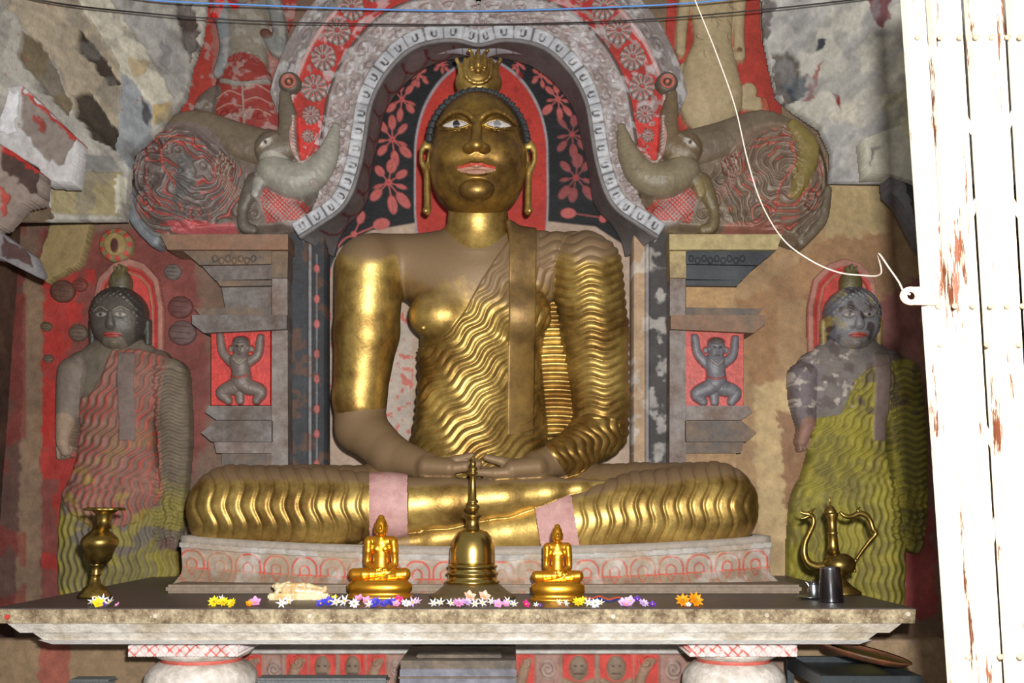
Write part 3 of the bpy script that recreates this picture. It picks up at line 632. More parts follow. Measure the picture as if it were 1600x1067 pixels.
    cv.poly([(sx-12, 556), (sx+14, 556), (sx+12, 690), (sx-12, 690)], (112, 96, 90), h=3, f=1.2)
    cv.mottle(0.25, 20, 3)
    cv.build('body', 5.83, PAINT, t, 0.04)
    # head
    hx0, hy0 = (cx+1, 505) if L else (cx+2, 505)
    cv = Canvas(hx0-55, 425, hx0+55, 562, 1.0, skin); X, Y = cv.X, cv.Y
    hc = (62, 58, 54) if L else (98, 98, 106)
    cv.bulge([(hx0, 495, 44), (hx0, 505, 43)], 0.85, hc, base=16)
    cv.H += 2*np.sin(X/1.6)*np.sin(Y/1.6)*(((X-hx0)/36)**2+((Y-513)/42)**2 > 1)*(cv.H > 0)
    cv.bulge([(hx0, 500, 35), (hx0, 522, 31)], 1.0, (84, 78, 72) if L else (116, 114, 118), base=16)
    cv.bulge([(hx0, 545, 18), (hx0, 556, 20)], 0.8, skin, base=14)
    for sg in (-1, 1):
        cv.line([(hx0+sg*5, 494), (hx0+sg*16, 488), (hx0+sg*28, 494)], 3, (120, 110, 100), h=3)
        cv.ell(hx0+sg*15, 500, 9, 3.5, (150, 142, 134), h=1.5); cv.ell(hx0+sg*15, 500, 2.6, 2.6, (50, 44, 44)); cv.line([(hx0+sg*6, 502), (hx0+sg*15, 505), (hx0+sg*25, 501)], 1.2, (60, 50, 48), h=-1)
        cv.bulge([(hx0+sg*43, 505, 6), (hx0+sg*43, 538, 5)], 1.0, hc if L else (136, 116, 70), base=10)
    cv.bulge([(hx0, 498, 4), (hx0, 515, 8)], 0.8, None, base=0, mask=False, mode='add')
    cv.ell(hx0, 530, 13, 3.4, (176, 70, 62), h=3); cv.line([(hx0-13, 531), (hx0, 530), (hx0+13, 531)], 1.2, (80, 40, 40), h=-2); cv.ell(hx0, 544, 9, 6, None, bul=5)
    cv.mottle(0.25, 12, 6)
    if not L: cv.mottle(col=(60, 46, 46), thr=0.62, a=0.8, sc=14, seed=4); cv.mottle(col=(150, 134, 80), thr=0.64, a=0.5, sc=12, seed=5)
    cv.build('head', 5.815, PAINTG, t, 0.03)
    cv = Canvas(hx0-25, 405, hx0+25, 470, 1.0, (94, 86, 56) if not L else (92, 84, 66)); cv.bulge([(hx0, 450, 17), (hx0, 440, 16), (hx0, 426, 7)], 0.8, None, base=10)
    for k in (-1, 0, 1): cv.bulge([(hx0+5*k, 435, 4), (hx0+7*k, 416+3*abs(k), 2)], 1, (100, 90, 60), base=14)
    cv.mottle(0.3, 8, 3); cv.build('flame_finial', 5.80, PAINTG, t, 0.03)
standing(190, True, 'standing robed statue in relief against the red wall behind the brass vase')
standing(1325, False, 'standing statue in relief in a yellow green robe behind the brass ewer')
# small circular flower above the left statue
cv = Canvas(148, 345, 215, 415, 1.2, (150, 130, 92)); cv.ell(182, 383, 27, 27, (136, 120, 86), bul=8, mask=True); cv.ell(182, 383, 17, 18, (156, 132, 84), h=3); cv.ell(183, 386, 6, 11, (80, 40, 42), h=2)
for k in range(9): cv.ell(182+22*math.cos(k*0.7), 383+22*math.sin(k*0.7), 4, 4, (186, 70, 62), h=1)
cv.mottle(0.2, 9, 1); tag(cv.build('flower_boss', 5.82, PAINT, None, 0.04), 'round carved flower boss above the left standing statue', 'carving')
# painted fruit and leaves round the left statue's halo: low carved discs on the red wall
for x, y, r, c in ((98, 455, 20, (92, 62, 50)), (125, 445, 12, (120, 60, 52)), (122, 520, 15, (98, 82, 70)), (72, 510, 9, (96, 82, 60)), (270, 425, 14, (110, 100, 96)), (282, 480, 20, (104, 66, 62)), (285, 520, 22, (100, 78, 76)), (75, 560, 8, (104, 84, 70))):
    cv = Canvas(x-r-2, y-r-2, x+r+2, y+r+2, 1.2, c); cv.ell(x, y, r, r*0.9, c, bul=r*0.35, mask=True)
    for k in range(3): cv.line([(x-r*0.6, y-r*0.5+k*r*0.45), (x+r*0.6, y-r*0.4+k*r*0.45)], 1.2, (70, 46, 44), h=-0.6)
    cv.mottle(0.3, 9, 3); o = cv.build('fruit_relief', 5.845, PAINT, None, 0.03); tag(o, 'low carved %s disc %s of the left halo, %s' % ({20: 'large brown', 12: 'small red brown', 15: 'mid brown', 9: 'thin olive', 14: 'grey', 22: 'wide grey red', 8: 'tiny dull'}[r], 'right' if x > 200 else 'left', {455: 'level with its flame', 445: 'touching the larger disc', 520: 'beside its chin', 510: 'at the wall corner', 425: 'at the halo top', 480: 'level with its eyes', 560: 'above its shoulder'}[y]), 'carving', 'fruit discs round the left halo')
# =================================================================== upper deities
def deity(L):
    cx = 385 if L else 1112
    col = (124, 116, 104) if L else (166, 148, 116)
    t = thing('wall_deity', 'carved and painted deity with a dark red skirt above the left sea creature' if L else 'plain tan plastered deity figure above the right sea creature', 'relief figure', P(cx, 200, 5.84))
    cv = Canvas(270, -60, 475, 215, 1.5, (156, 54, 44)) if L else Canvas(1015, -60, 1230, 215, 1.5, (162, 58, 48)); X, Y = cv.X, cv.Y
    if L:
        cv.poly([(318, -60), (470, -60), (462, 20), (438, 90), (425, 215), (280, 215), (285, 110), (308, 70)], None, h=1, mask=True)
        cv.poly([(330, 30), (450, 10), (440, 215), (330, 215)], (140, 120, 110), jit=4, a=0.5)
    else:
        cv.poly([(1042, -60), (1185, -60), (1190, 60), (1205, 110), (1222, 150), (1222, 215), (1055, 215), (1040, 60)], None, h=1, mask=True)
    cv.mottle(0.2, 16, 3)
    b = lambda c, k=0.5, cc=col, bs=6: cv.bulge([(cx+x, y, r) for x, y, r in c], k, cc, base=bs)
    if L:
        b([(2, -40, 34), (2, 30, 36), (0, 70, 34), (0, 110, 36), (-2, 140, 44)]); b([(-2, 135, 44), (2, 180, 56), (4, 212, 52)], 0.3, (134, 48, 42))
        b([(-38, 0, 13), (-34, 40, 11), (-30, 80, 9), (-40, 118, 9)], 0.8, (118, 122, 124), 12); b([(42, 0, 13), (54, 50, 11), (52, 85, 10), (34, 62, 9)], 0.8, (118, 118, 116), 12)
        cv.ell(cx+36, 60, 10, 8, (96, 60, 48), h=8)
        b([(-48, 150, 14), (-62, 170, 18), (-60, 200, 18)], 0.4, (100, 88, 80)); b([(56, 140, 9), (62, 180, 8)], 0.4, (126, 110, 100))
        b([(-42, -30, 9), (-38, 10, 8), (-44, 30, 8)], 0.6, (210, 34, 30), 14); b([(-18, -40, 9), (-18, 5, 8), (-12, 18, 6)], 0.6, (214, 30, 26), 16)
        cv.line([(cx-34, 134), (cx, 142), (cx+38, 134)], 8, (128, 122, 114), h=5); cv.line([(cx, 142), (cx+2, 210)], 3, (150, 130, 120), h=3)
        for k in range(6): cv.line([(cx+(-1)**k*2, 150+k*8), (cx+(-1)**k*22, 142+k*9), (cx+(-1)**k*42, 150+k*9)], 2.2, (160, 118, 106), h=2.5)
        for k in range(5): cv.scroll(cx-20+10*k, 100-6*(k % 2), 9, (104, 96, 90), 1.8, 1.3, 1, k, a=0.5)
        for k in range(4): cv.scroll(cx-30+18*k, 185, 11, (92, 34, 32), 1.8, 1.4, 1, k, a=0.5)
        cv.line([(cx-22, 8), (cx, 18), (cx+22, 8)], 4, (120, 66, 54), h=3)
        cv.mottle(col=(160, 152, 146), thr=0.62, a=0.5, sc=12, seed=8)
    else:
        b([(0, -40, 36), (0, 20, 34), (0, 70, 30), (-4, 120, 44), (-4, 160, 50), (-6, 185, 32)], 0.5, col, 8)
        b([(-42, 0, 11), (-48, 45, 9), (-50, 85, 8)], 0.8, col, 10); b([(42, 0, 11), (40, 50, 9), (42, 92, 9)], 0.8, col, 10)
        cv.ell(cx+40, 85, 4, 4, (110, 84, 54), h=2); b([(56, 145, 14), (40, 155, 12)], 0.4); b([(70, 165, 12), (50, 162, 12)], 0.4); b([(-50, 120, 8), (-42, 108, 9)], 0.4)
        b([(80, 160, 6), (84, 175, 6)], 0.3, (168, 90, 70))
        for k in range(9): 
            x, y = cx-30+rng.rand()*60, rng.rand()*90; cv.line([(x, y), (x+rng.rand()*12-6, y+6), (x+rng.rand()*10, y+12)], 1.0, (90, 78, 62), h=-1)
        cv.ell(cx-14, 2, 14, 12, None, bul=5); cv.ell(cx+16, 2, 14, 12, None, bul=5)
    cv.mottle(0.16, 22, 5)
    o = cv.build('figure', 5.85, PAINT, t, 0.04)
deity(True); deity(False)
# =================================================================== rock vault above, left and right
def Yl(px, py): return 5.80-0.0030*np.clip(290-px, 0, 900)-0.0010*np.clip(250-py, 0, 900)
cv = Canvas(-330, -260, 330, 345, 2.0, (172, 168, 160)); O = cv; X, Y = O.X, O.Y
O.poly([(0, -260), (115, -10), (190, 105), (188, 170), (180, 236), (150, 205), (110, 165), (95, 115), (40, 45), (-80, -100)], (166, 154, 134), h=-6, jit=3)
O.poly([(118, 44), (135, 54), (160, 88), (184, 130), (181, 136), (150, 108), (125, 78)], (66, 56, 50), h=-8, jit=4)
O.poly([(112, 148), (135, 140), (165, 178), (182, 200), (178, 235), (150, 215), (125, 188)], (70, 62, 54), h=-10, jit=4)
O.poly([(36, 45), (55, 60), (92, 118), (112, 172), (104, 178), (70, 140), (28, 90)], (116, 104, 84), h=-12, jit=3)
O.poly([(60, -150), (165, -10), (238, 95), (272, 155), (240, 168), (192, 108), (115, -10)], (196, 190, 174), h=5, jit=2)
O.poly([(165, -10), (210, -10), (285, 60), (295, 120), (272, 155), (238, 95)], (160, 158, 154), h=0, jit=3)
O.poly([(275, 0), (300, 10), (310, 60), (300, 100), (285, 60)], (84, 70, 66), h=-8, jit=4)
O.poly([(250, 60), (268, 80), (264, 110), (252, 100)], (130, 128, 130), h=-3, jit=4)
O.poly([(200, 90), (235, 100), (230, 120), (205, 115)], (176, 152, 112), a=0.7, jit=4)
O.poly([(190, 108), (212, 135), (240, 170), (232, 225), (200, 262), (182, 240)], (150, 154, 158), h=3, jit=3)
O.poly([(222, 150), (238, 180), (232, 200), (222, 185)], (86, 84, 88), jit=3)
O.poly([(240, 166), (270, 160), (266, 186), (240, 196)], (178, 156, 110), h=4)
O.poly([(84, 270), (192, 270), (194, 340), (82, 334)], (156, 144, 110), h=10, jit=1)
O.poly([(184, 280), (198, 280), (196, 338), (184, 338)], (196, 192, 176), h=2, jit=3)
O.poly([(120, 240), (175, 245), (190, 268), (118, 268)], (140, 140, 138), h=2)
O.poly([(-330, 260), (60, 290), (84, 340), (60, 345), (-330, 345)], (108, 92, 76), h=-10)
O.mottle(col=(120, 116, 112), thr=0.58, a=0.5, sc=34, seed=8); O.mottle(0.15, 16, 2); O.mottle(col=(160, 70, 60), thr=0.84, a=0.8, sc=9, seed=31, w=0.02)
dg = noise2(X*0.8+Y*0.6, (X*0.6-Y*0.8)*4, 40, 6, 4); O.H += 7*(dg-0.5); O.C *= (0.95+0.6*(dg-0.5))[..., None]
O.M = sdpoly(X, Y, [(-330, -260), (330, -260), (325, -20), (315, 60), (300, 100), (290, 150), (262, 190), (205, 240), (196, 345), (-330, 345)]) < 0
tag(O.build('ceiling_1', Yl, ROCK, None, 0.06), kind='structure')
cv = Canvas(20, 330, 160, 445, 1.6, (148, 128, 90)); cv.poly([(88, 338), (150, 338), (132, 412), (78, 442), (58, 428)], (148, 128, 90), h=14, mask=True, jit=2); cv.mottle(0.2, 20, 3)
tag(cv.build('plaster_bracket', 5.82, ROCK, None, 0.05), 'ochre plaster bracket below the vault at the upper left', 'bracket')
def Yr(px, py): return 5.80-0.0022*np.clip(px-1220, 0, 900)-0.0010*np.clip(250-py, 0, 900)
cv = Canvas(1150, -260, 1760, 285, 2.0, (176, 174, 170)); O = cv; X, Y = O.X, O.Y
for a, b, c, cc in ((1420, -200, 1190, (196, 192, 182)), (1500, -100, 1230, (186, 182, 172)), (1460, 40, 1290, (196, 190, 176))):
    O.poly([(a, b), (a+60, b), (c+60, 200), (c, 190)], cc, h=4, jit=4, f=5)
O.poly([(1208, 82), (1232, 78), (1246, 110), (1240, 150), (1222, 160), (1214, 130)], (104, 96, 90), h=-8, jit=6, f=3)
O.poly([(1222, 125), (1260, 118), (1262, 140), (1238, 152)], (70, 78, 88), h=-4, jit=6, f=2)
O.poly([(1278, 62), (1292, 62), (1282, 78), (1272, 82)], (64, 66, 74), jit=3)
O.poly([(1262, 140), (1280, 100), (1288, 96), (1278, 125), (1262, 160), (1252, 158)], (150, 70, 70), jit=4, a=0.8)
O.poly([(1300, 146), (1311, 152), (1311, 172), (1306, 162)], (126, 48, 46), jit=1)
O.poly([(1190, 0), (1215, 0), (1205, 30), (1200, 60), (1190, 50)], (110, 104, 102), h=-6, jit=6)
O.poly([(1352, -30), (1394, -30), (1388, 30), (1372, 44), (1356, 14)], (120, 80, 84), jit=4)
O.poly([(1380, 150), (1430, 140), (1440, 250), (1385, 270)], (184, 178, 152), h=6, jit=2)
O.mottle(col=(140, 140, 142), thr=0.55, a=0.5, sc=34, seed=18)
dg = noise2(X*0.7-Y*0.7, (X*0.7+Y*0.7)*4, 60, 16, 4); O.H += 10*(dg-0.5); O.C *= (0.93+0.6*(dg-0.5))[..., None]
dg = noise2(X*1.6+Y*0.5, Y*0.15, 20, 26, 3); O.C *= (1+0.2*(dg-0.5))[..., None]
O.M = sdpoly(X, Y, [(1180, -260), (1760, -260), (1760, 285), (1296, 285), (1300, 240), (1282, 200), (1240, 172), (1214, 150), (1205, 110), (1195, 60)]) < 0
tag(O.build('ceiling_2', Yr, ROCK, None, 0.06), kind='structure')
# projecting corbel blocks
def slab(nm, pts, Yf, Yb, cols, label, cat='stone block', seed=1):
    x0 = min(p[0] for p in pts); x1 = max(p[0] for p in pts); y0 = min(p[1] for p in pts); y1 = max(p[1] for p in pts)
    O = Canvas(x0-2, y0-2, x1+2, y1+2, 1.6, cols[0]); O.M = sdpoly(O.X, O.Y, pts) < 0
    for c, pp in cols[1]: O.poly(pp, c, jit=4, f=2, h=-3)
    O.mottle(0.18, 20, seed); O.H += 6*(noise2(O.X, O.Y, 30, seed)-0.5)
    return tag(O.build(nm, Yf, ROCK, None, Yb-Yf), label, cat)
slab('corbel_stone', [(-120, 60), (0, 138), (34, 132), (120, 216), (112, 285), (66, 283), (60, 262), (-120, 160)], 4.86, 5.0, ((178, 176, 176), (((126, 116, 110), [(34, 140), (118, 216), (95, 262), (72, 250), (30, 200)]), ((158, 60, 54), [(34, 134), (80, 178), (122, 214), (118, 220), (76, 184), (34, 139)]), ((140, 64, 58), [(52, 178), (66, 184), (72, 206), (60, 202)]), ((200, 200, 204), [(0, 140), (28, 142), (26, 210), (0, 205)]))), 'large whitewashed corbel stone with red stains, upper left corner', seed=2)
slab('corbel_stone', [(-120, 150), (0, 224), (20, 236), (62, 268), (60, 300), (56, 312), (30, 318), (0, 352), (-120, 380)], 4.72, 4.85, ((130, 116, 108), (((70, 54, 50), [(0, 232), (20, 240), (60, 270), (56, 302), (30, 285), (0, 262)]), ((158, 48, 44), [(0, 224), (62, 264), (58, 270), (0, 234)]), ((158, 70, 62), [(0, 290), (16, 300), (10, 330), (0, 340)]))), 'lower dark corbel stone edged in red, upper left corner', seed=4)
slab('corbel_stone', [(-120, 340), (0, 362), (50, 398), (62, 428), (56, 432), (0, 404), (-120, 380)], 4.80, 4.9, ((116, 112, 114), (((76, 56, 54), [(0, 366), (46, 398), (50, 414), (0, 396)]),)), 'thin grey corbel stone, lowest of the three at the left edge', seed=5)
slab('corbel_stone', [(1350, 215), (1420, 190), (1480, 180), (1480, 300), (1388, 272), (1356, 272)], 5.32, 5.46, ((178, 174, 160), (((120, 118, 114), [(1356, 260), (1366, 232), (1380, 225), (1362, 250)]),)), 'pale corbel stone beside the gate at the upper right', seed=6)
slab('corbel_stone', [(1388, 272), (1480, 250), (1480, 420), (1440, 380), (1410, 320), (1390, 300)], 5.36, 5.5, ((110, 108, 112), (((60, 60, 64), [(1410, 280), (1480, 280), (1480, 400), (1430, 340)]),)), 'dark grey corbel stone under the pale one beside the gate', seed=7)
# =================================================================== seated golden statue
BY = 5.36
def cN(x, y, Y): return P(x, y, Y)
def rm(r, x, y, Y): return r*M1(x, y, Y)
hx0, hy0, hY = 747, 245, 5.24
HO = P(hx0, hy0, hY); HSX = M1(hx0, hy0, hY); HSZ = float(P(hx0, hy0-1, hY)[2]-HO[2])
def hc(p): return np.stack([(p[:, 0]-HO[0])/HSX, (p[:, 2]-HO[2])/HSZ, -(p[:, 1]-HO[1])/HSX], 1)   # u right, v up, w to the front
def hw(u, v, w): return np.array([HO[0]+u*HSX, HO[1]-w*HSX, HO[2]+v*HSZ])
def head_px(q, det=True):
    d = smin(sell(q, (0, 16, -8), (73, 88, 80)), sell(q, (0, -34, 3), (71, 62, 67)), 22)
    d = smin(d, sell(q, (0, -5, 0), (72, 50, 70)), 15)
    if not det: 
        d = smin(d, scap(q, (0, 28, 68), (0, -8, 86), 5, 10), 5); return smin(d, sell(q, (0, 106, -12), (36, 22, 30)), 10)
    m = q.copy(); m[:, 0] = np.abs(m[:, 0])
    d = smin(d, sell(m, (36, -14, 44), (24, 22, 22)), 14)
    d = smax(d, -sell(m, (31, 26, 76), (25, 10, 13)), 9)
    ch = cr([(5, 33, 72), (14, 42, 71), (30, 48, 66), (48, 43, 57), (60, 34, 46)], 3)
    for i in range(len(ch)-1): d = smin(d, scap(m, ch[i], ch[i+1], 3.0, 3.0), 5)
    d = smin(d, sell(m, (31, 28, 55), (24, 9, 12)), 2)
    up = [(11, 26, 69), (20, 32, 69), (33, 34.5, 66.5), (46, 32, 59.5), (56, 26, 50)]; lo = [(11, 26, 69), (22, 22.5, 68), (34, 21.5, 65), (46, 23, 59), (56, 26, 50)]
    for c_, r_ in ((cr(up, 3), 2.4), (cr(lo, 3), 1.8)):
        for i in range(len(c_)-1): d = smin(d, scap(m, c_[i], c_[i+1], r_, r_), 0.8)
    d = smin(d, scap(q, (0, 34, 69), (0, -10, 86), 5.5, 8.5), 6)
    d = smin(d, sell(q, (0, -10, 86), (12, 9, 10)), 4); d = smin(d, sell(m, (12, -12, 79), (8, 6.5, 11)), 4)
    d = smax(d, -sell(m, (7, -19.5, 86), (3.6, 2.5, 5)), 1.5)
    d = smin(d, sell(q, (0, -40, 58), (34, 15, 16)), 8)
    lp = [(0, -36.5, 76), (8, -34.5, 75.5), (18, -37, 71), (27.5, -41, 63)]; ll = [(0, -47, 74), (12, -46.5, 73), (26, -42, 64)]
    for i in range(3): d = smin(d, scap(m, lp[i], lp[i+1], 4.6-0.9*i, 3.7-0.9*i), 1.2)
    for i in range(2): d = smin(d, scap(m, ll[i], ll[i+1], 5.2-1.6*i, 3.6-1.8*i), 1.2)
    d = smax(d, -scap(m, (0, -41.3, 83), (27, -42, 69), 1.8, 1.2), 0.8)
    d = smax(d, -scap(m, (0, -54, 80), (16, -52, 74), 3, 2), 3)
    d = smin(d, sell(q, (0, -68, 58), (26, 17, 18)), 3)
    for k in range(10):
        a0 = math.pi+math.pi*k/10; a1 = math.pi+math.pi*(k+1)/10
        d = smax(d, -scap(q, (33*math.cos(a0), -62+24*math.sin(a0), 68-8*abs(math.cos(a0))+6*math.sin(a0)), (33*math.cos(a1), -62+24*math.sin(a1), 68-8*abs(math.cos(a1))+6*math.sin(a1)), 1.3, 1.3), 2)
    return d
def head_f(p): return head_px(hc(p))*HSX
# body -----------------------------------------------------------
def LIM(c): return [(P(x, y, Y), rm(r, x, y, Y)) for x, y, r, Y in c]
TORSO = LIM([(748, 452, 96, 5.42), (749, 560, 90, 5.42), (748, 640, 92, 5.42), (748, 745, 116, 5.42)])
ARM_R = LIM([(578, 420, 54, 5.33), (573, 520, 50, 5.35), (562, 620, 41, 5.38), (564, 668, 39, 5.36), (612, 712, 31, 5.20), (668, 728, 21, 5.04)])
ARM_L = LIM([(916, 420, 54, 5.33), (930, 520, 49, 5.35), (940, 630, 41, 5.38), (938, 672, 39, 5.36), (890, 711, 30, 5.20), (838, 728, 22, 5.04)])
HAND_R = LIM([(668, 729, 18, 5.03), (702, 731, 15, 4.98)]); HAND_L = LIM([(838, 730, 19, 5.03), (800, 733, 15, 4.98)])
FING = [LIM([(700, 733, 9-k, 4.95+0.03*k), (726, 729-2*k, 8-k, 4.94+0.03*k), (748-2*k, 725-2*k, 5.5-0.5*k, 4.95+0.03*k)]) for k in range(4)]
FING += [LIM([(800, 738, 9-k, 4.945+0.03*k), (774, 739-1.5*k, 8-k, 4.935+0.03*k), (744+3*k, 738-2*k, 5.5-0.5*k, 4.94+0.03*k)]) for k in range(4)]
FING += [LIM([(690, 726, 9, 5.0), (712, 719, 7.5, 4.97), (737, 712, 5.5, 4.95)]), LIM([(806, 726, 9, 5.0), (784, 721, 7.5, 4.97), (760, 715, 5.5, 4.95)])]
LEG_R = LIM([(690, 795, 66, 5.36), (480, 795, 66, 5.22), (362, 795, 66, 5.12)]); SHIN_R = LIM([(364, 796, 65, 5.08), (500, 795, 60, 5.02), (605, 790, 46, 4.99), (700, 784, 37, 4.98), (790, 776, 30, 4.99), (860, 770, 24, 5.01), (905, 764, 15, 5.01), (948, 756, 6, 5.02)])
LEG_L = LIM([(810, 795, 66, 5.36), (1000, 792, 66, 5.22), (1116, 790, 66, 5.12)]); SHIN_L = LIM([(1114, 791, 65, 5.08), (1000, 800, 58, 5.04), (880, 818, 46, 5.04), (780, 832, 34, 5.06), (680, 842, 22, 5.04), (600, 851, 13, 5.02), (532, 857, 8, 5.02)])
NECK = LIM([(747, 300, 45, 5.30), (747, 345, 46, 5.32), (747, 388, 58, 5.36)])
SHO = LIM([(590, 411, 46, 5.39), (908, 411, 46, 5.39)])
def chain(p, c, k=0.0, sy=1.0, B=None):
    d = None
    for i in range(len(c)-1):
        e = scap(p, c[i][0], c[i+1][0], c[i][1], c[i+1][1], sy); d = e if d is None else smin(d, e, k or 0.012)
    return d
CH = P(748, 432, 5.40); PXM = M1(748, 450, 5.4)
def f_torso(p):
    d = chain(p, TORSO, 0.03, 0.78); d = smin(d, sell(p, CH, (128*PXM, 0.23, 74*PXM)), 0.06)
    d = smin(d, chain(p, SHO), 0.07)
    for x in (690, 806): d = smin(d, sell(p, P(x, 492, 5.27), (50*PXM, 0.12, 40*PXM)), 0.05)
    return d
NIP = P(662, 512, 5.20)
def f_body(p, grp=False):
    dt = f_torso(p); da = chain(p, ARM_R, 0.03); dl = chain(p, ARM_L, 0.03)
    dn = chain(p, NECK, 0.02)
    dh = smin(chain(p, HAND_R, 0, 1.6), chain(p, HAND_L, 0, 1.6), 0.01)
    for c in FING: dh = smin(dh, chain(p, c, 0.006), 0.008)
    dg = smin(chain(p, LEG_R, 0.02), chain(p, LEG_L, 0.02), 0.02)
    ds = chain(p, SHIN_R, 0.03); dz = chain(p, SHIN_L, 0.03)
    if grp: return np.argmin(np.stack([dt, da, dl, dn, dh, dg, ds, dz], 1), 1)
    d = smin(dt, dn, 0.04); d = smin(d, smin(da, dl, 0.01), 0.035); d = smin(d, smin(dg, smin(ds, dz, 0.008), 0.02), 0.03)
    return smin(d, dh, 0.015)
statue = thing('seated_statue', 'huge golden seated statue in meditation with wavy robe folds, on the lotus pedestal', 'statue', P(745, 865, 5.2))
lo = P(285, 880, 4.85); lo[1] = 4.72; hi = P(1200, 320, 5.7); hi[1] = 5.72; lo[0] = P(285, 800, 5.2)[0]; hi[0] = P(1195, 800, 5.2)[0]; lo[2] = float(P(700, 872, 4.95)[2]); hi[2] = float(P(700, 318, 5.4)[2])
V, Q = nets(f_body, lo, hi, 0.0135)
V, _ = snap(f_body, V, 0.004, 1); V, Q = subdiv(V, Q); V, _ = snap(f_body, V, 0.004, 1)
V, Q = subdiv(V, Q); V, N_ = snap(f_body, V, 0.003, 1)
G = f_body(V, True); x, y = proj(V)
# which region is cloth
neckl = [(812, 330), (800, 368), (778, 400), (752, 440), (728, 485), (702, 518), (678, 538), (655, 545), (636, 536), (600, 545), (600, 800), (1000, 800), (1000, 330)]
dr = sdpoly(x, y, neckl)
legA = np.isin(G, [5, 6, 7])
torsoreg = (G == 0) | (G == 3) & (y > 372)
w_t = (1-sstep(-1.5, 1.5, dr))*((G == 0) | ((G == 3) & (y > 375) & (x > 800)))
d_arm = ((G == 2) & (x > 872-0*y))
# forearm cuff on the left arm
wx, wy = 893, 722
arm_end = (x-862)*0.80+(y-716)*(-0.6)
cuffpos = sstep(-2, 2, arm_end+ -4)
w_a = (G == 2)*cuffpos
legcl_R = ((G == 5) & (x < 748)) | (G == 6); legcl_L = ((G == 5) & (x >= 748)) | (G == 7)
w_l = np.where((legcl_R & (x < 577)) | ((G == 5) & (x < 640)), 1.0, 0); 
bandx = 897+0.16*(y-800)
w_l = np.maximum(w_l, np.where((legcl_L & (x > bandx)) | ((G == 5) & (x > 860)), 1.0, 0))
cuff = ((G == 6) & (x >= 577) & (x < 637)) | ((G == 7) & (x > bandx-60) & (x <= bandx))
# folds
def prof2(ph):
    f = ph-np.floor(ph); return 1-np.exp(-((f-0.5)/0.15)**2)
def prof(ph):                       # soft ridge with a sharp valley
    f = ph-np.floor(ph); return 1-2*np.abs(f-0.5)**1.6*3.03*0.66
R0 = np.hypot(x-309, y-77); A0 = np.arctan2(y-77, x-309)
t_w = 3.4*np.sin(A0*560/7.0)
low = sstep(620, 720, y)
rt = prof((R0+t_w)/13.0)
ru = prof((x*0.94+0.34*(y-700)+3.2*np.sin(y/8.0))/12.5)
right_t = (x > 838)
rs = prof((y+4.0*np.sin(x/8.5)+0.12*(x-900))/14.5)
la = np.array(ARM_L[3][0]); lb = np.array(ARM_L[5][0]); tt_ = ((V-la)@(lb-la))/((lb-la)@(lb-la))*78
rf = prof((tt_+2.0*np.sin(y/6))/7.5)
rleg = prof2((x+4.2*np.sin(y/9.5+np.where(x > 748, 0.4, 0.0))+0.10*np.where(x > 748, 1, -1)*(y-790))/np.where(x > 748, 21.0, 23.0))
disp = np.zeros(len(V))
foldt = rt
foldt = np.where(right_t & (y < 420) & (x > 842), rs, foldt)
disp += w_t*(0.010+0.0062*foldt)
upper = (G == 2) & ((y < 655) | (tt_ < 2))
disp += w_a*(0.006+0.0065*np.where(upper, rs, rf))
top_l = np.where(G == 5, 0.4, 1.0)
disp += w_l*(0.004+0.0085*rleg*top_l)
disp += cuff*0.012
V = V+N_*disp[:, None]
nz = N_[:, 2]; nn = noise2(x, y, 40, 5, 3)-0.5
matte_brown = np.maximum.reduce([((G == 1) & (y > 642-0.1*(x-560)))*0.85, np.isin(G, [4])*0.75, (G == 0)*(1-sstep(420, 510, y+70*nn))*0.85, ((G == 1) | (G == 2))*(1-sstep(385, 425, y+30*nn))*0.85,
    legA*sstep(0.45, 0.8, nz)*0.8, ((G == 2) & (w_a < 0.5))*0.7, (G == 7)*(x < 640)*0.6, legA*sstep(845, 862, y)*0.3])  # browner, duller gilding: worn forearm and hands; also upper chest, shoulders, upward leg faces
V[:, 1] += 0
# nipple
for c_ in (NIP,): pass
f4 = lambda a: a[Q].mean(1)
clT = f4(w_t+0.0) > 0.5; clA = f4(w_a*1.0) > 0.5; clL = f4(w_l) > 0.5; clC = f4(cuff*1.0) > 0.5
clA &= ~clT; clL &= ~(clT | clA); clC &= ~(clT | clA | clL)
PINK = mat('pinkish_bare_plaster', (186, 146, 142), 0.6, 0, 0.3, 0.3, 50, 0.2, 5, (172, 126, 122), 0.5)
part('body', V, Q, ~(clT | clA | clL | clC), GOLD, statue, matte_brown=matte_brown)
part('robe', V, Q, clT, GOLD, statue, matte_brown=matte_brown); part('sleeve', V, Q, clA, GOLD, statue, matte_brown=matte_brown)
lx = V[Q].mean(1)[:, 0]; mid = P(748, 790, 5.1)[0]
part('leg_drapery', V, Q, clL & (lx < mid), GOLD, statue, matte_brown=matte_brown); part('leg_drapery', V, Q, clL & (lx >= mid), GOLD, statue, matte_brown=matte_brown)
o = part('ankle_band', V, Q, clC & (lx < P(740, 790, 5)[0]), PINK, statue); o['label'] = 'pinkish unpainted ankle band'
o = part('ankle_band', V, Q, clC & (lx >= P(740, 790, 5)[0]), PINK, statue); o['label'] = 'pinkish unpainted ankle band'
npt = NIP.copy(); 
for _ in range(8): npt = npt-np.array([0, 1, 0])*(-f_body(npt[None])[0])*-1*0.9 if False else npt+np.array([0, 1, 0])*f_body(npt[None])[0]*0.9
Vn, Qn = nets(lambda p: sell(p, npt, (0.016, 0.014, 0.016)), npt-0.03, npt+0.03, 0.005); npmesh('nipple', Vn, Qn, GOLD, statue)
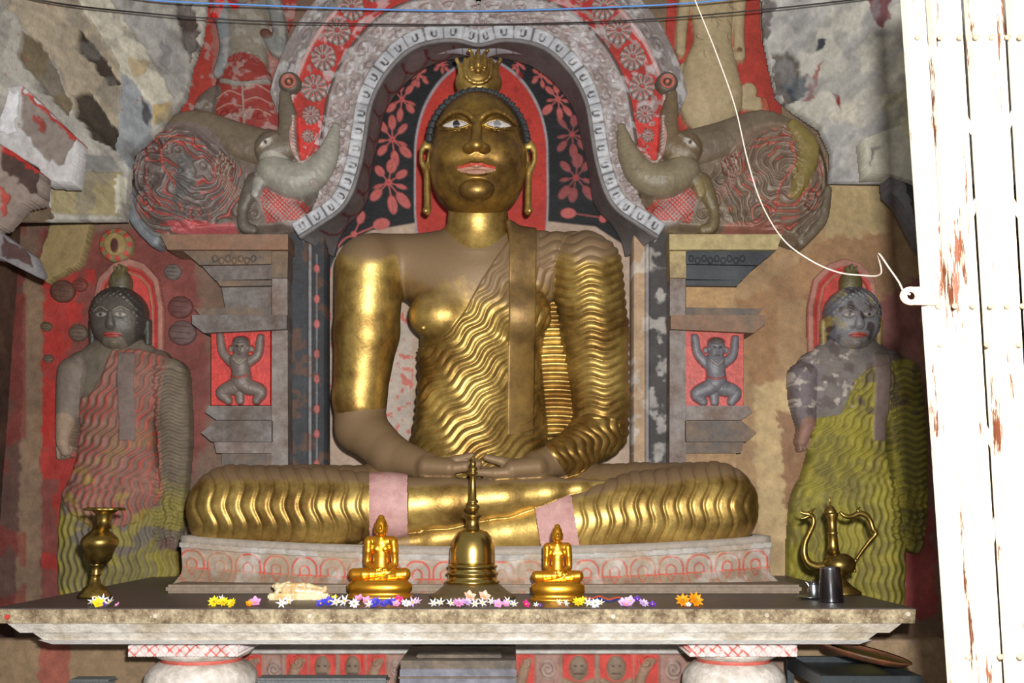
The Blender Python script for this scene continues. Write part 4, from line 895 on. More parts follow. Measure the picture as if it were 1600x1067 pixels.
# drawing cloth strips over the surface
def drape(f, xs, ys, Y0, off, Y1=5.9):
    g = np.stack(np.meshgrid(xs, ys), -1).reshape(-1, 2); p = P(g[:, 0], g[:, 1], BY); p[:, 1] = Y0
    for _ in range(60): p[:, 1] += np.clip(f(p)-off, -0.05, 0.05)*0.8
    return p.reshape(len(ys), len(xs), 3)
def strip(name, G_, th, m, parent):
    ny, nx = G_.shape[:2]; V = G_.reshape(-1, 3); idx = np.arange(nx*ny).reshape(ny, nx)
    q = np.stack([idx[:-1, :-1], idx[1:, :-1], idx[1:, 1:], idx[:-1, 1:]], -1).reshape(-1, 4)
    o = npmesh(name, V, q, m, parent); s_ = o.modifiers.new('s', 'SOLIDIFY'); s_.thickness = th; s_.offset = -1 if th > 0 else 1; return o
sg_ = drape(lambda p: smin(f_torso(p), chain(p, NECK, 0.02), 0.04), np.linspace(797, 838, 16), np.linspace(352, 683, 90), 4.9, 0.026)
sg_[:, :, 1] = np.minimum(sg_[:, :, 1], 5.6)
k_ = np.linspace(0, 1, 16)*2-1
sg_[:, :, 0] -= (np.linspace(0, 1, 90)[:, None]**1)*0.012
strip('sash', sg_, 0.03, mat('sash_gilding', (150, 120, 66), 0.5, 0.5, 0.5, 0.2, 45, 0.25, 3, (118, 92, 58), 0.55), statue)
# hanging robe behind the left arm
cv = Canvas(835, 400, 925, 690, 1.2, (190, 156, 70)); cv.poly([(860, 410), (905, 410), (915, 660), (880, 682), (850, 690), (838, 560)], None, hset=5, mask=True, hf=8); cv.H += 4*prof((cv.Y+5*np.sin((cv.X-820)/30))/13.5)
o = cv.build('back_drape', 5.46, GOLD, statue, 0.05)
# head
hd = lambda p: head_f(p)
lo_, hi_ = hw(-84, -102, -70), hw(84, 112, 104); L_ = np.minimum(lo_, hi_); H_ = np.maximum(lo_, hi_)
V, Q = nets(hd, L_, H_, 0.0062); V, Q = subdiv(V, Q); V, _ = snap(hd, V, 0.002, 2)
q = hc(V); u, v, w = q[:, 0], q[:, 1], q[:, 2]; au = np.abs(u)
col = np.ones((len(V), 3))*lin((178, 142, 62))
eye_c = 32.5; ex = (au-eye_c)/20.5; ey = (v-(27+0.0*au)); inside = (np.abs(ex) < 1) & (ey < 6.6*(1-ex*ex)-0.3) & (ey > -4.6*(1-ex*ex)+0.3) & (w > 40)
feye = inside[Q].mean(1) > 0.5
lipm = (w > 50) & (au < 29) & (v < -33.0+0.0*au-0.10*au+ -1.0*np.exp(-(u/4)**2)) & (v > -50.5+0.011*au*au)
flip = lipm[Q].mean(1) > 0.5
ecol = np.ones((len(V), 3))*lin((172, 166, 160)); pc = np.where(u < 0, -31, 31); ir = np.hypot(u-pc, (v-28)*1.0); ir = ir*1.05; 
ecol[ir < 5.6] = lin((24, 22, 22)); ecol[(ir < 5.6) & (u > 0)] = lin((110, 110, 114)); 
lcol = np.ones((len(V), 3))*lin((158, 118, 98)); edge = (v > -37.6-0.09*au); lcol[edge] = lin((176, 64, 50)); 
head = part('head', V, Q, ~(feye | flip), GOLDH, statue)
EYE = mat('painted_eye', None, 0.45, 0, 0.4, 0.05, 60, 0.08, 10, att=True)
xc = V[Q].mean(1)[:, 0]
o = part('eye', V, Q, feye & (xc < HO[0]), EYE, head, ecol); o['label'] = 'white painted eye with black pupil'
o = part('eye', V, Q, feye & (xc >= HO[0]), EYE, head, ecol); o['label'] = 'white painted eye with grey pupil'
o = part('lips', V, Q, flip, EYE, head, lcol); o['label'] = 'pinkish lips outlined in red'
# hair of small curls
HAIR = mat('black_curls', (42, 42, 46), 0.55, 0, 0.5, 0.2, 80, 0.3, 20)
Vh = []; Qh = []; off = 0
bm = bmesh.new(); 
n_ = 1100
for i in range(n_):
    zz = 1-2*(i+0.5)/n_; ph_ = i*2.399963; rr_ = math.sqrt(1-zz*zz); d_ = (rr_*math.cos(ph_), zz, rr_*math.sin(ph_))
    uu, vv, ww = 78*d_[0], 14+86*d_[1], -14+76*d_[2]
    if vv < 14-0.0 and ww > -45: continue
    if vv < -30: continue
    face = ((uu/74.5)**2+((vv-10)/80.0)**2 < 1) and ww > -14
    if face: continue
    r_ = 5.6; mtx = __import__('mathutils').Matrix.Translation(hw(uu, vv, ww)) @ __import__('mathutils').Matrix.Scale(HSX*r_, 4)
    bmesh.ops.create_icosphere(bm, subdivisions=1, radius=1.0, matrix=mtx)
r0 = 0
for k in range(46):                       # the front row along the hairline
    a_ = math.radians(4+172*k/45); uu, vv = 76*math.cos(a_), 16+76*math.sin(a_)
    mtx = __import__('mathutils').Matrix.Translation(hw(uu, vv+1.5*(k % 2), 12+18*math.sin(a_))) @ __import__('mathutils').Matrix.Scale(HSX*(5.4+1.2*(k % 2)), 4)
    bmesh.ops.create_icosphere(bm, subdivisions=1, radius=1.0, matrix=mtx)
    mtx = __import__('mathutils').Matrix.Translation(hw(uu*1.03, 16+(vv-16)*1.05, -2+14*math.sin(a_))) @ __import__('mathutils').Matrix.Scale(HSX*6.2, 4)
    bmesh.ops.create_icosphere(bm, subdivisions=1, radius=1.0, matrix=mtx)
hair = bmobj('hair', bm, HAIR, head, False); hair['label'] = 'black snail curls'
# ears
for s_ in (-1, 1):
    ep = [(-72, -14), (-71, 4), (-75, 15), (-82, 17), (-88, 8), (-88, -8), (-83, -20), (-79, -26)]
    def ef(p):
        q = hc(p)*np.array([-s_*1.0 if s_ > 0 else 1.0, 1, 1]); d = None
        for i in range(len(ep)-1):
            e = scap(q, (*ep[i], 6), (*ep[i+1], 6), 3.6, 3.6, 2.0); d = e if d is None else np.minimum(d, e)
        d = smin(d, scap(q, (-76, 4, 4), (-79, -16, 4), 2.6, 2.6), 1); d = smin(d, scap(q, (-79, -20, 4), (-77.5, -84, 8), 5.2, 5.6, 1.6), 3)
        return smin(d, scap(q, (-77, -84, 8), (-80, -86, 10), 5.5, 5.0), 1)*HSX
    a_, b_ = hw(s_*62, -98, -14), hw(s_*98, 26, 26); V, Q = nets(ef, np.minimum(a_, b_), np.maximum(a_, b_), 0.005); V, _ = snap(ef, V, 0.002, 1)
    npmesh('ear', V, Q, GOLD, head)
# flame finial
def ff(p):
    q = hc(p); m = q.copy(); m[:, 0] = np.abs(m[:, 0])
    d = smin(sell(q, (0, 120, -8), (37, 28, 30)), sell(q, (0, 140, -8), (30, 23, 23)), 8)
    d = smin(d, sell(q, (0, 99, -8), (30, 8, 26)), 3)
    for a, b in (((26, 122, 8), (31, 146, 0)), ((18, 120, 16), (21, 152, 6)), ((10, 134, 18), (10, 162, 6)), ((0, 140, 16), (0, 168, 4))): d = smin(d, scap(m, a, b, 4.6, 2.6), 1.6)
    d = smin(d, scap(m, (31, 146, 0), (34, 152, 0), 2.6, 3.2), 1); d = smin(d, sell(m, (34.5, 154, 0), (3.4, 3.4, 3.4)), 0.5); d = smin(d, sell(m, (14, 166, 6), (3.4, 3.4, 3.4)), 0.5)
    d = smin(d, sell(q, (0, 128, 22), (5.5, 6, 6)), 1)
    for k in range(8):
        a0 = math.pi+math.pi*k/8; a1 = a0+math.pi/8
        d = smin(d, scap(q, (20*math.cos(a0), 126+17*math.sin(a0), 19), (20*math.cos(a1), 126+17*math.sin(a1), 19), 2.6, 2.6), 1.5)
    return d*HSX
a_, b_ = hw(-42, 88, -42), hw(42, 176, 34); V, Q = nets(ff, np.minimum(a_, b_), np.maximum(a_, b_), 0.0055); V, Q = subdiv(V, Q); V, _ = snap(ff, V, 0.002, 1); npmesh('flame_finial', V, Q, GOLD, head)
# =================================================================== lotus pedestal
def pedY(x, y): return 4.77+0.20*np.clip(np.abs(x-745)/460, 0, 1.3)**2-0.0016*np.clip(y-868, 0, 200)
ped = thing('lotus_pedestal', 'low curved pedestal with red painted lotus petals under the seated statue', 'pedestal', P(745, 930, 5.0))
cv = Canvas(250, 838, 1245, 944, 1.3, (158, 144, 132)); O = cv; X, Y = O.X, O.Y
topc = 866-20*(np.abs(X-745)/460)**2; T_ = Y-topc
O.H = np.where(T_ < 9, 9, 0)+np.interp(T_, [9, 14, 38, 42, 60, 66, 90], [4, 2, -2, -2, 8, 10, 10])
O.C[T_ < 9] = lin((164, 158, 152)); lowc = T_ > 40; O.C[lowc] = lin((148, 130, 110))
nP = 0
for xx in np.arange(300, 1210, 44):
    dx = xx-745; tc = 866-20*(abs(dx)/460)**2; RD = (184, 76, 62) if not (560 < xx < 640 or 1100 > xx > 900) else (176, 92, 78)
    O.line([(xx-19, tc+39), (xx-18, tc+24), (xx-10, tc+14), (xx, tc+12), (xx+10, tc+14), (xx+18, tc+24), (xx+19, tc+39)], 3.0, RD, h=1.2)
    O.line([(xx-7, tc+39), (xx-7, tc+30), (xx, tc+25), (xx+7, tc+30), (xx+7, tc+39)], 2.6, RD, h=1.2)
    O.line([(xx-18, tc+42), (xx-14, tc+56), (xx-4, tc+63), (xx+4, tc+63), (xx+14, tc+56), (xx+18, tc+42)], 2.2, (176, 104, 86), h=1.0)
    O.line([(xx-6, tc+42), (xx, tc+50), (xx+6, tc+42)], 2.2, (172, 90, 76))
    O.line([(xx+22, tc+40), (xx+22, tc+60)], 1.6, (176, 108, 92), smooth=False, a=0.7)
O.C[(T_ > 38.5) & (T_ < 41)] = lin((180, 88, 72))
O.mottle(0.25, 24, 3); O.mottle(col=(186, 182, 176), thr=0.58, a=0.5, sc=26, seed=5); O.mottle(col=(150, 128, 104), thr=0.56, a=0.6, sc=40, seed=6)
O.M = (T_ > 0) & (X > 283-0.65*np.clip(Y-895, 0, 60)-8*sstep(0, 1, -(T_-12)/8)*0) & (X < 1204+0.9*np.clip(Y-895, 0, 60)) & (Y < 934+0*X)
V_ = O.build('petal_band', pedY, PAINT, ped, 0.25)
# top of the pedestal
xs = np.linspace(284, 1203, 80); tz = 866-20*(np.abs(xs-745)/460)**2; A_ = P(xs, tz+1, pedY(xs, tz)); A_[:, 1] -= 0.02; B_ = A_.copy(); B_[:, 1] = 5.86
V_ = np.vstack([A_, B_]); Fq = [(i, i+1, 80+i+1, 80+i) for i in range(79)]; o = npmesh('pedestal_top', V_, Fq, mat('pedestal_top', (150, 140, 130), 0.7), ped); s_ = o.modifiers.new('s', 'SOLIDIFY'); s_.thickness = 0.03; s_.offset = 1
# step under the pedestal
zt = TABZ+0.035; box('pedestal_base', (P(262, 930, 4.7)[0], 4.66, TABZ), (P(1250, 930, 4.7)[0], 5.86, zt), mat('worn_base_stone', (124, 108, 92), 0.65, var=0.3), ped, 0.01)
# =================================================================== altar
ALT = mat('altar_stone', (214, 208, 200), 0.6, 0, 0.4, 0.6, 60, 0.3, 5, (178, 164, 142), 0.66, spots=(136, 120, 100), sscale=40, sthr=0.64)
ALTE = mat('altar_stone_rough_edge', (184, 168, 138), 0.7, 0, 0.3, 0.9, 90, 0.4, 12, (112, 92, 70), 0.5, spots=(206, 196, 172), sscale=150, sthr=0.6)
TOPM = mat('oily_altar_top', (74, 66, 64), 0.45, 0, 0.5, 0.2, 30, 0.25, 4)
altar = thing('altar_table', 'long stone offering table with stepped white moulding, in front of the pedestal', 'table', (0, 4.0, TABZ-0.2))
XL, XR = float(P(-12, 950, 4.0)[0]), float(P(1431, 950, 4.0)[0])
def ring(zt_, zb_, i0, i1, nm, m, bev=0.0, yb=5.84):
    bm = bmesh.new(); vs_ = []
    for z_, i_ in ((zt_, i0), (zb_, i1)):
        vs_.append([bm.verts.new(c) for c in ((XL+i_*1.3, 4.0+i_, z_), (XR-i_*1.3, 4.0+i_, z_), (XR-i_*1.3, yb, z_), (XL+i_*1.3, yb, z_))])
    bm.faces.new(vs_[0]); bm.faces.new(vs_[1][::-1])
    for i in range(4): bm.faces.new((vs_[0][i], vs_[1][i], vs_[1][(i+1) % 4], vs_[0][(i+1) % 4]))
    return bmobj(nm, bm, m, altar, False, bev)
def zf(py, Y): return float(P(800, py, Y)[2])
ring(TABZ, zf(952, 4.0), 0.004, 0.0, 'table_top', TOPM, 0.002)
ring(zf(952, 4.0), zf(974, 4.0), 0.0, 0.004, 'rough_edge', ALTE, 0.006)
ring(zf(974, 4.0), zf(990, 4.03), 0.03, 0.06, 'moulding', ALT, 0.003)
ring(zf(990, 4.03), zf(1001, 4.08), 0.085, 0.11, 'moulding', ALT, 0.003)
ring(zf(1001, 4.08), zf(1008, 4.1), 0.10, 0.13, 'moulding', mat('altar_stone_white', (232, 230, 226), 0.6, var=0.2, bump=0.4), 0.003)
for x_, y_, c_ in ((243, 962, (186, 176, 160)), (484, 962, (186, 176, 160)), (840, 963, (150, 140, 120)), (958, 963, (186, 178, 160)), (1198, 961, (170, 160, 140)), (1419, 959, (200, 190, 170)), (11, 964, (190, 50, 40))):
    p_ = P(x_, y_, 4.0); bm = bmesh.new(); bmesh.ops.create_cone(bm, cap_ends=True, segments=20, radius1=0.0095, radius2=0.008, depth=0.006, matrix=__import__('mathutils').Matrix.Translation((p_[0], 3.999, p_[2])) @ __import__('mathutils').Matrix.Rotation(math.pi/2, 4, 'X'))
    bmobj('edge_boss', bm, mat('boss_%d' % c_[2], c_, 0.6, var=0.2), altar)
# baluster supports
def lattice(nm, x0, x1, y0, y1, Yd, parent):
    cv = Canvas(x0, y0, x1, y1, 0.8, (196, 186, 182)); X, Y = cv.X, cv.Y
    a = ((X+Y) % 16 < 2.6) | ((X-Y) % 16 < 2.6) | (np.hypot((X % 16)-8, ((Y) % 16)-8) < 2.2); cv.C[a] = lin((196, 84, 78)); cv.H[a] -= 1.5; cv.mottle(col=(206, 200, 198), thr=0.5, a=0.7, sc=14, seed=4); cv.mottle(0.2, 9, 3)
    return cv.build(nm, Yd, PAINT, parent, 0.4, full=True)
WST = mat('white_support_stone', (212, 206, 200), 0.6, 0, 0.3, 0.5, 50, 0.25, 5, (160, 148, 132), 0.6)
zbot = 0.0
for x0, x1, nm in ((200, 382, 'left'), (1078, 1246, 'right')):
    xc_ = (x0+x1)/2; hw_ = (x1-x0)/2
    s = thing('altar_support', 'white baluster support with lattice capital under the %s end of the altar table' % nm, 'support', (float(P(xc_, 1010, 4.25)[0]), 4.5, 0))
    lattice('lattice_capital', x0, x1-(10 if nm == 'left' else 0), 1009, 1026, 4.22, s)
    c0 = P(xc_, 1026, 4.22); mpp = M1(xc_, 1026, 4.22); Z = c0[2]; r = hw_*mpp
    lathe('neck', [(r*0.92, 0), (r*0.86, -6*mpp), (r*0.78, -10*mpp), (r*0.72, -12*mpp)], (c0[0], 4.22+r, Z), WST, s)
    lathe('red_ring', [(r*0.72, -12*mpp), (r*0.70, -14*mpp), (r*0.73, -17*mpp)], (c0[0], 4.22+r, Z), mat('red_ring', (192, 92, 80), 0.6, var=0.4), s)
    lathe('shaft', [(r*0.73, -17*mpp), (r*0.85, -24*mpp), (r*0.97, -36*mpp), (r*1.0, -50*mpp), (r*0.95, -90*mpp), (r*0.8, -150*mpp), (r*0.75, -200*mpp), (r*1.1, -260*mpp), (r*1.1, -Z)], (c0[0], 4.22+r, Z), WST, s)
# painted plinth behind the supports
cv = Canvas(-60, 1000, 1480, 1330, 1.7, (130, 106, 92)); O = cv; X, Y = O.X, O.Y
O.poly([(-60, 1000), (290, 1000), (290, 1330), (-60, 1330)], (128, 106, 80), f=3, jit=3); O.poly([(60, 1000), (110, 1000), (108, 1330), (60, 1330)], (140, 60, 54), jit=3, a=0.7)
O.poly([(1240, 1000), (1480, 1000), (1480, 1330), (1240, 1330)], (134, 112, 86), f=3, jit=3)
O.poly([(340, 1000), (1110, 1000), (1110, 1021), (340, 1021)], (176, 172, 168), h=10)
def panel(x0, x1, kind, seed):
    xm = (x0+x1)/2; w_ = (x1-x0)/2-2
    bgc = (176, 58, 50) if kind else (140, 108, 98)
    O.poly([(x0+1, 1022), (x1-1, 1022), (x1-1, 1105), (x0+1, 1105)], bgc, h=-2)
    if kind == 0: O.ell(xm, 1046, w_*0.6, 18, (150, 130, 120), bul=5); O.scroll(xm, 1046, w_*0.8, (100, 60, 56), 2, 2, 1, seed); 
    elif kind == 1: O.bulge([(x0+6, 1075, 8), (xm, 1040, 8), (x1-8, 1032, 4)], 0.6, (138, 112, 92), mask=False); O.scroll(xm, 1034, w_*0.8, (120, 90, 80), 2, 1.5, -1, seed)
    else: O.ell(xm, 1044, w_*0.62, 20, (118, 100, 84), bul=6); O.ell(xm-5, 1040, 2.4, 1.6, (60, 40, 38)); O.ell(xm+5, 1040, 2.4, 1.6, (60, 40, 38)); O.line([(xm-7, 1052), (xm+7, 1052)], 2, (70, 44, 40), smooth=False); O.bulge([(xm-w_*0.9, 1064, 5), (xm, 1080, 14), (xm+w_*0.9, 1064, 5)], 0.5, (130, 108, 88), mask=False)
for i, (a, b, k_) in enumerate(((375, 410, 1), (410, 446, 0), (446, 482, 1), (482, 525, 2), (530, 572, 2), (572, 604, 1), (604, 632, 0), (806, 836, 1), (836, 876, 0), (878, 930, 2), (936, 990, 2), (990, 1030, 1), (1030, 1075, 0))): panel(a, b, k_, i)
O.mottle(0.25, 14, 3); O.M[:] = True
tag(O.build('painted_plinth', 4.95, PAINT, None, 0.1), 'painted plinth wall of red and brown carved panels behind the altar supports', 'plinth')
# wooden box in front
WOOD = mat('weathered_grey_wood', (108, 108, 118), 0.65, 0, 0.3, 0.5, 30, 0.3, 5, (86, 84, 92), 0.5); WOODT = mat('dark_worn_wood', (96, 82, 66), 0.6, 0, 0.4, 0.4, 30, 0.4, 5, (60, 52, 44), 0.5)
b = thing('wooden_box', 'grey weathered wooden offering box under the middle of the altar table', 'box', (float(P(716, 1067, 4.0)[0]), 4.1, 0))
p0 = P(626, 1032, 4.0); p1 = P(806, 1032, 4.0); bx0, bx1, bz = float(p0[0]), float(p1[0]), float(p0[2])
bm = bmesh.new(); fr = [bm.verts.new(c) for c in ((bx0, 4.0, bz-0.03), (bx1, 4.0, bz-0.03), (bx1, 4.55, bz-0.03), (bx0, 4.55, bz-0.03))]
tp = [bm.verts.new(c) for c in ((bx0, 4.0, bz), (bx1, 4.0, bz), (bx1, 4.55, bz), (bx0, 4.55, bz))]
bm.faces.new(tp); bm.faces.new(fr[::-1])
for i in range(4): bm.faces.new((tp[i], fr[i], fr[(i+1) % 4], tp[(i+1) % 4]))
bmobj('lid', bm, WOODT, b, False, 0.004)
box('lid_ridge', (bx0+0.05, 4.06, bz), (bx1-0.05, 4.5, bz+0.012), WOODT, b)
box('front', (bx0-0.002, 3.995, bz-0.30), (bx1+0.002, 4.55, bz-0.028), WOOD, b, 0.003)
box('front_rail', (bx0-0.006, 3.985, bz-0.060), (bx1+0.006, 4.02, bz-0.054), WOODT, b, 0.001)
box('body', (bx0+0.01, 4.01, 0), (bx1-0.01, 4.54, bz-0.29), WOOD, b)
# =================================================================== things on the altar
BRASS = mat('aged_brass', (176, 146, 76), 0.33, 0.95, 0.5, 0.06, 60, 0.2, 10, (120, 98, 52), 0.35)
BRASSB = mat('polished_brass', (196, 168, 96), 0.25, 1.0, 0.5, 0.04, 60, 0.12, 8)
GILT = mat('bright_gilding', (226, 158, 48), 0.3, 0.9, 0.5, 0.05, 60, 0.1, 10)
def lp(nm, prof, cx, yb, Yd, m, parent, seg=48, wav=None):    # prof in picture rows (radius px, row)
    b_ = P(cx, yb, Yd); mp = M1(cx, yb, Yd); mz = float(P(cx, yb-1, Yd)[2]-b_[2]); return lathe(nm, [(r*mp, (yb-y_)*mz) for r, y_ in prof], b_, m, parent, seg, 1, wav)
# bell shaped reliquary
q0 = onTab(738, 939); YB = float(q0[1])+0.17
st_ = thing('bell_shrine', 'tall brass bell shaped reliquary with a slender spire at the middle of the altar', 'reliquary', (q0[0], YB, TABZ))
zb = float(proj(np.array([q0[0], YB, TABZ]))[1])
K = lambda y_: y_
lp('base', [(67, zb), (68, zb-3), (57, 925), (48, 917), (44, 913), (40, 911)], 738, zb, YB, mat('dull_brass', (124, 108, 76), 0.5, 0.7, 0.5, 0.1, 60, 0.25, 8), st_)
lp('tiers', [(38, 912), (43, 909.5), (43, 907), (39, 905), (38, 898), (41, 896.5), (41, 894), (38, 892), (37, 887), (39.5, 885.5), (39.5, 883), (35, 880)], 738, zb, YB, BRASSB, st_)
lp('dome', [(35.3, 882), (36, 878), (35.6, 874), (35.8, 872), (35, 858), (33, 846), (29, 837), (23, 830), (15, 826)], 738, zb, YB, BRASSB, st_)
lp('square_crown', [(15, 828), (11, 825), (10.5, 812), (12, 808), (16, 805.5), (16, 803.5), (6, 802)], 738, zb, YB, BRASS, st_)
lp('spire', [(4, 804), (5, 798), (11, 794), (12, 791), (9, 787), (5, 785), (9, 783), (8, 780), (6, 778), (4.2, 742), (6, 739), (8, 737), (8, 735), (5, 733), (7.5, 731), (7.5, 728), (4, 725), (5, 721), (4, 717), (1.5, 715), (2.6, 711), (0.3, 707)], 738, zb, YB, BRASS, st_)
# vase
q0 = onTab(147, 936); YV = float(q0[1])+0.07
v_ = thing('brass_vase', 'aged brass vase with a flared scalloped rim at the left end of the altar', 'vase', (q0[0], YV, TABZ)); xx = 147; zb = float(proj(np.array([P(147, 936, float(q0[1]))[0], YV, TABZ]))[1])
lp('base', [(25, zb), (25, zb-4), (17, 919), (10, 912), (7, 903), (7, 899)], 147, zb, YV, BRASS, v_)
lp('stem', [(7, 899), (8.5, 897), (7, 894), (8, 884), (12, 880)], 148, zb, YV, BRASS, v_)
lp('body', [(12, 881), (19, 873), (21, 862), (27, 853), (29, 846), (27, 840), (20, 833), (14, 828), (12, 824)], 151, zb, YV, BRASS, v_)
lp('rim', [(11.5, 825), (11, 812), (13, 802), (20, 796), (31, 796), (32, 793), (28, 791), (18, 793), (10, 799), (8, 812)], 156, zb, YV, BRASS, v_, 48, lambda j, th: 1.0 if j < 3 or j > 7 else 1+0.06*math.cos(8*th))
# ewer
YE = 4.62
ew = thing('brass_ewer', 'brass ewer with a dragon spout and curved handle at the right end of the altar', 'ewer', (float(P(1310, 930, YE)[0]), YE, TABZ)); zb = float(proj(np.array([P(1312, 930, YE)[0], YE, TABZ]))[1])
lp('foot', [(32, zb), (32, zb-4), (18, zb-14), (10, 906), (9, 898)], 1313, zb, YE, BRASS, ew)
lp('body', [(9, 899), (18, 896), (24, 889), (26, 881), (23, 872), (15, 866), (10, 864)], 1313, zb, YE, BRASS, ew)
lp('neck', [(10, 865), (8, 850), (7, 834), (9, 832), (7, 830), (7, 812), (10, 804), (10, 800), (7, 799)], 1305, zb, YE, BRASS, ew)
ld_ = lp('lid', [(10, 802), (9, 796), (5, 790), (2, 788)], 1303, zb, YE, BRASS, ew); lp('pin', [(1.6, 790), (1.4, 776), (0.5, 774)], 1303, zb, YE, BRASS, ld_)
def PT(c, Yd): return [P(a, b_, Yd) for a, b_ in c]
mp = M1(1300, 850, YE)
sp = tube('spout', PT([(1292, 884), (1276, 885), (1263, 879), (1257, 866), (1258, 848), (1265, 832), (1271, 818), (1270, 808), (1263, 803)], YE), [7*mp, 6.5*mp, 6*mp, 5.5*mp, 5*mp, 4.5*mp, 4*mp, 4*mp, 4.5*mp], BRASS, ew)
tube('dragon_jaw', PT([(1264, 803), (1256, 802), (1248, 799)], YE), [4.2*mp, 2.6*mp, 0.8*mp], BRASS, sp); tube('dragon_jaw', PT([(1264, 806), (1257, 809), (1251, 810)], YE), [3.2*mp, 2.2*mp, 0.8*mp], BRASS, sp)
tube('dragon_crest', PT([(1266, 801), (1270, 797), (1274, 794)], YE), [3*mp, 2*mp, 0.8*mp], BRASS, sp)
hd_ = tube('handle', PT([(1312, 800), (1320, 806), (1331, 807), (1343, 802), (1354, 806), (1360, 814), (1364, 826), (1368, 834), (1358, 846), (1346, 862), (1338, 874)], YE), [2*mp, 3.5*mp, 4*mp, 4.5*mp, 4.5*mp, 4*mp, 4.5*mp, 4.2*mp, 3.2*mp, 2.8*mp, 2.6*mp], BRASS, ew)
tube('thumb_crest', PT([(1342, 800), (1340, 796), (1344, 792)], YE), [3*mp, 2*mp, 0.7*mp], BRASS, hd_); tube('tail', PT([(1338, 874), (1334, 882), (1336, 894)], YE), [2.6*mp, 2.6*mp, 2.4*mp], BRASS, hd_)
# steel cups
STEEL = mat('dark_steel', (150, 150, 156), 0.18, 1.0, 0.5, 0.0, 60, 0.05, 10); STEELL = mat('pale_steel', (170, 176, 178), 0.28, 1.0, 0.5, 0.0, 60, 0.05, 10)
q0 = onTab(1300, 942); YS = float(q0[1])+0.04; zb = float(proj(np.array([q0[0], YS, TABZ]))[1])
tm = thing('steel_tumbler', 'shiny dark steel tumbler in front of the brass ewer', 'tumbler', (q0[0], YS, TABZ))
lp('wall', [(18.5, zb), (19, zb-2), (18.3, zb-7), (18.8, zb-8), (15.5, 888), (16, 885.5), (15, 885.5), (14.5, 889), (16, 930)], 1299, zb, YS, STEEL, tm)
q0 = onTab(1264, 937); YC = float(q0[1])+0.03
sc2 = thing('steel_saucer', 'flat steel saucer beside the tumbler', 'saucer', (q0[0], YC, TABZ)); zb = float(proj(np.array([q0[0], YC, TABZ]))[1])
lp('dish', [(12, zb), (18, zb-3), (21, zb-4), (20, zb-4.5), (11, zb-1.5), (0.1, zb-1.5)], 1266, zb, YC, STEELL, sc2)
cr_ = thing('steel_creamer', 'tiny steel lidded cup standing on the saucer', 'cup', P(1272, zb-2, YC))
lp('cup_body', [(8, zb-2), (9, zb-5), (10, zb-14), (8.5, zb-22), (8.5, zb-24)], 1272, zb-2, YC, STEELL, cr_); lp('lid', [(9, zb-24), (7, zb-26), (2, zb-28), (2, zb-31), (0.4, zb-31)], 1272, zb-2, YC, STEEL, cr_)
tube('spout', PT([(1265, zb-18), (1261, zb-25), (1258, zb-27)], YC), [3*mp, 2*mp, 1.6*mp], STEELL, cr_)
# small gilded statues
def f_small(p):
    d = smin(f_body(p), head_px(hc(p), False)*HSX, 0.012)
    d = np.minimum(d, np.minimum(scap(hc(p), (-78, 10, 0), (-76, -50, 0), 6, 6), scap(hc(p), (78, 10, 0), (76, -50, 0), 6, 6))*HSX)
    return smin(d, chain(p, TORSO, 0.03, 0.8)-0.03, 0.03)-0.038
hi2 = hi.copy(); hi2[2] = float(hw(0, 145, 0)[2]); Vs, Qs = nets(f_small, lo, hi2, 0.021); Vs, _ = snap(f_small, Vs, 0.006, 1)
xs_, ys_ = proj(Vs)
def small(cx, yb, ksc, zsc, shz, label, bw, bh):
    q0 = onTab(cx, yb); Yd = float(q0[1])+0.055; root = thing('small_gilded_statue', label, 'statue', (P(cx, yb, Yd)[0], Yd, TABZ))
    mp = M1(cx, yb, Yd); zb = float(proj(np.array([q0[0], Yd, TABZ]))[1]); b0 = P(cx, zb, Yd)
    # tiered oval base
    def oval(nm, prof, m):
        V = []; Fc = []; sg = 48
        for j, (r, y_) in enumerate(prof):
            for k in range(sg):
                th = 2*math.pi*k/sg; V.append((b0[0]+r*mp*math.copysign(abs(math.cos(th))**0.8, math.cos(th)), b0[1]+r*mp*0.5*math.sin(th), b0[2]+y_*mp))
        for j in range(len(prof)-1):
            for k in range(sg): Fc.append((j*sg+k, j*sg+(k+1) % sg, (j+1)*sg+(k+1) % sg, (j+1)*sg+k))
        Fc += [tuple(range(sg))[::-1], tuple((len(prof)-1)*sg+k for k in range(sg))]; npmesh(nm, V, Fc, m, root)
    oval('base', [(bw, 0), (bw+1, 1.5), (bw-2, 4), (bw-5, 6), (bw-5, 10), (bw-2, 12), (bw-2, bh-7), (bw-5, bh-5), (bw-8, bh-3), (bw-9, bh)], GILT)
    k = ksc*mp; W0 = P(745, 863, 5.10)
    V = (Vs-W0)*np.array([k, k*shz, k*zsc])+np.array([b0[0], b0[1], b0[2]+bh*mp-0.001])
    npmesh('figure', V, Qs, GILT, root)
small(593, 936, 96/2.66, 1.16, 0.95, 'larger of two small gilded seated statues, left of the bell shrine', 53, 28)
small(872, 940, 80/2.66, 1.22, 0.95, 'smaller of two small gilded seated statues, right of the bell shrine', 44, 30)
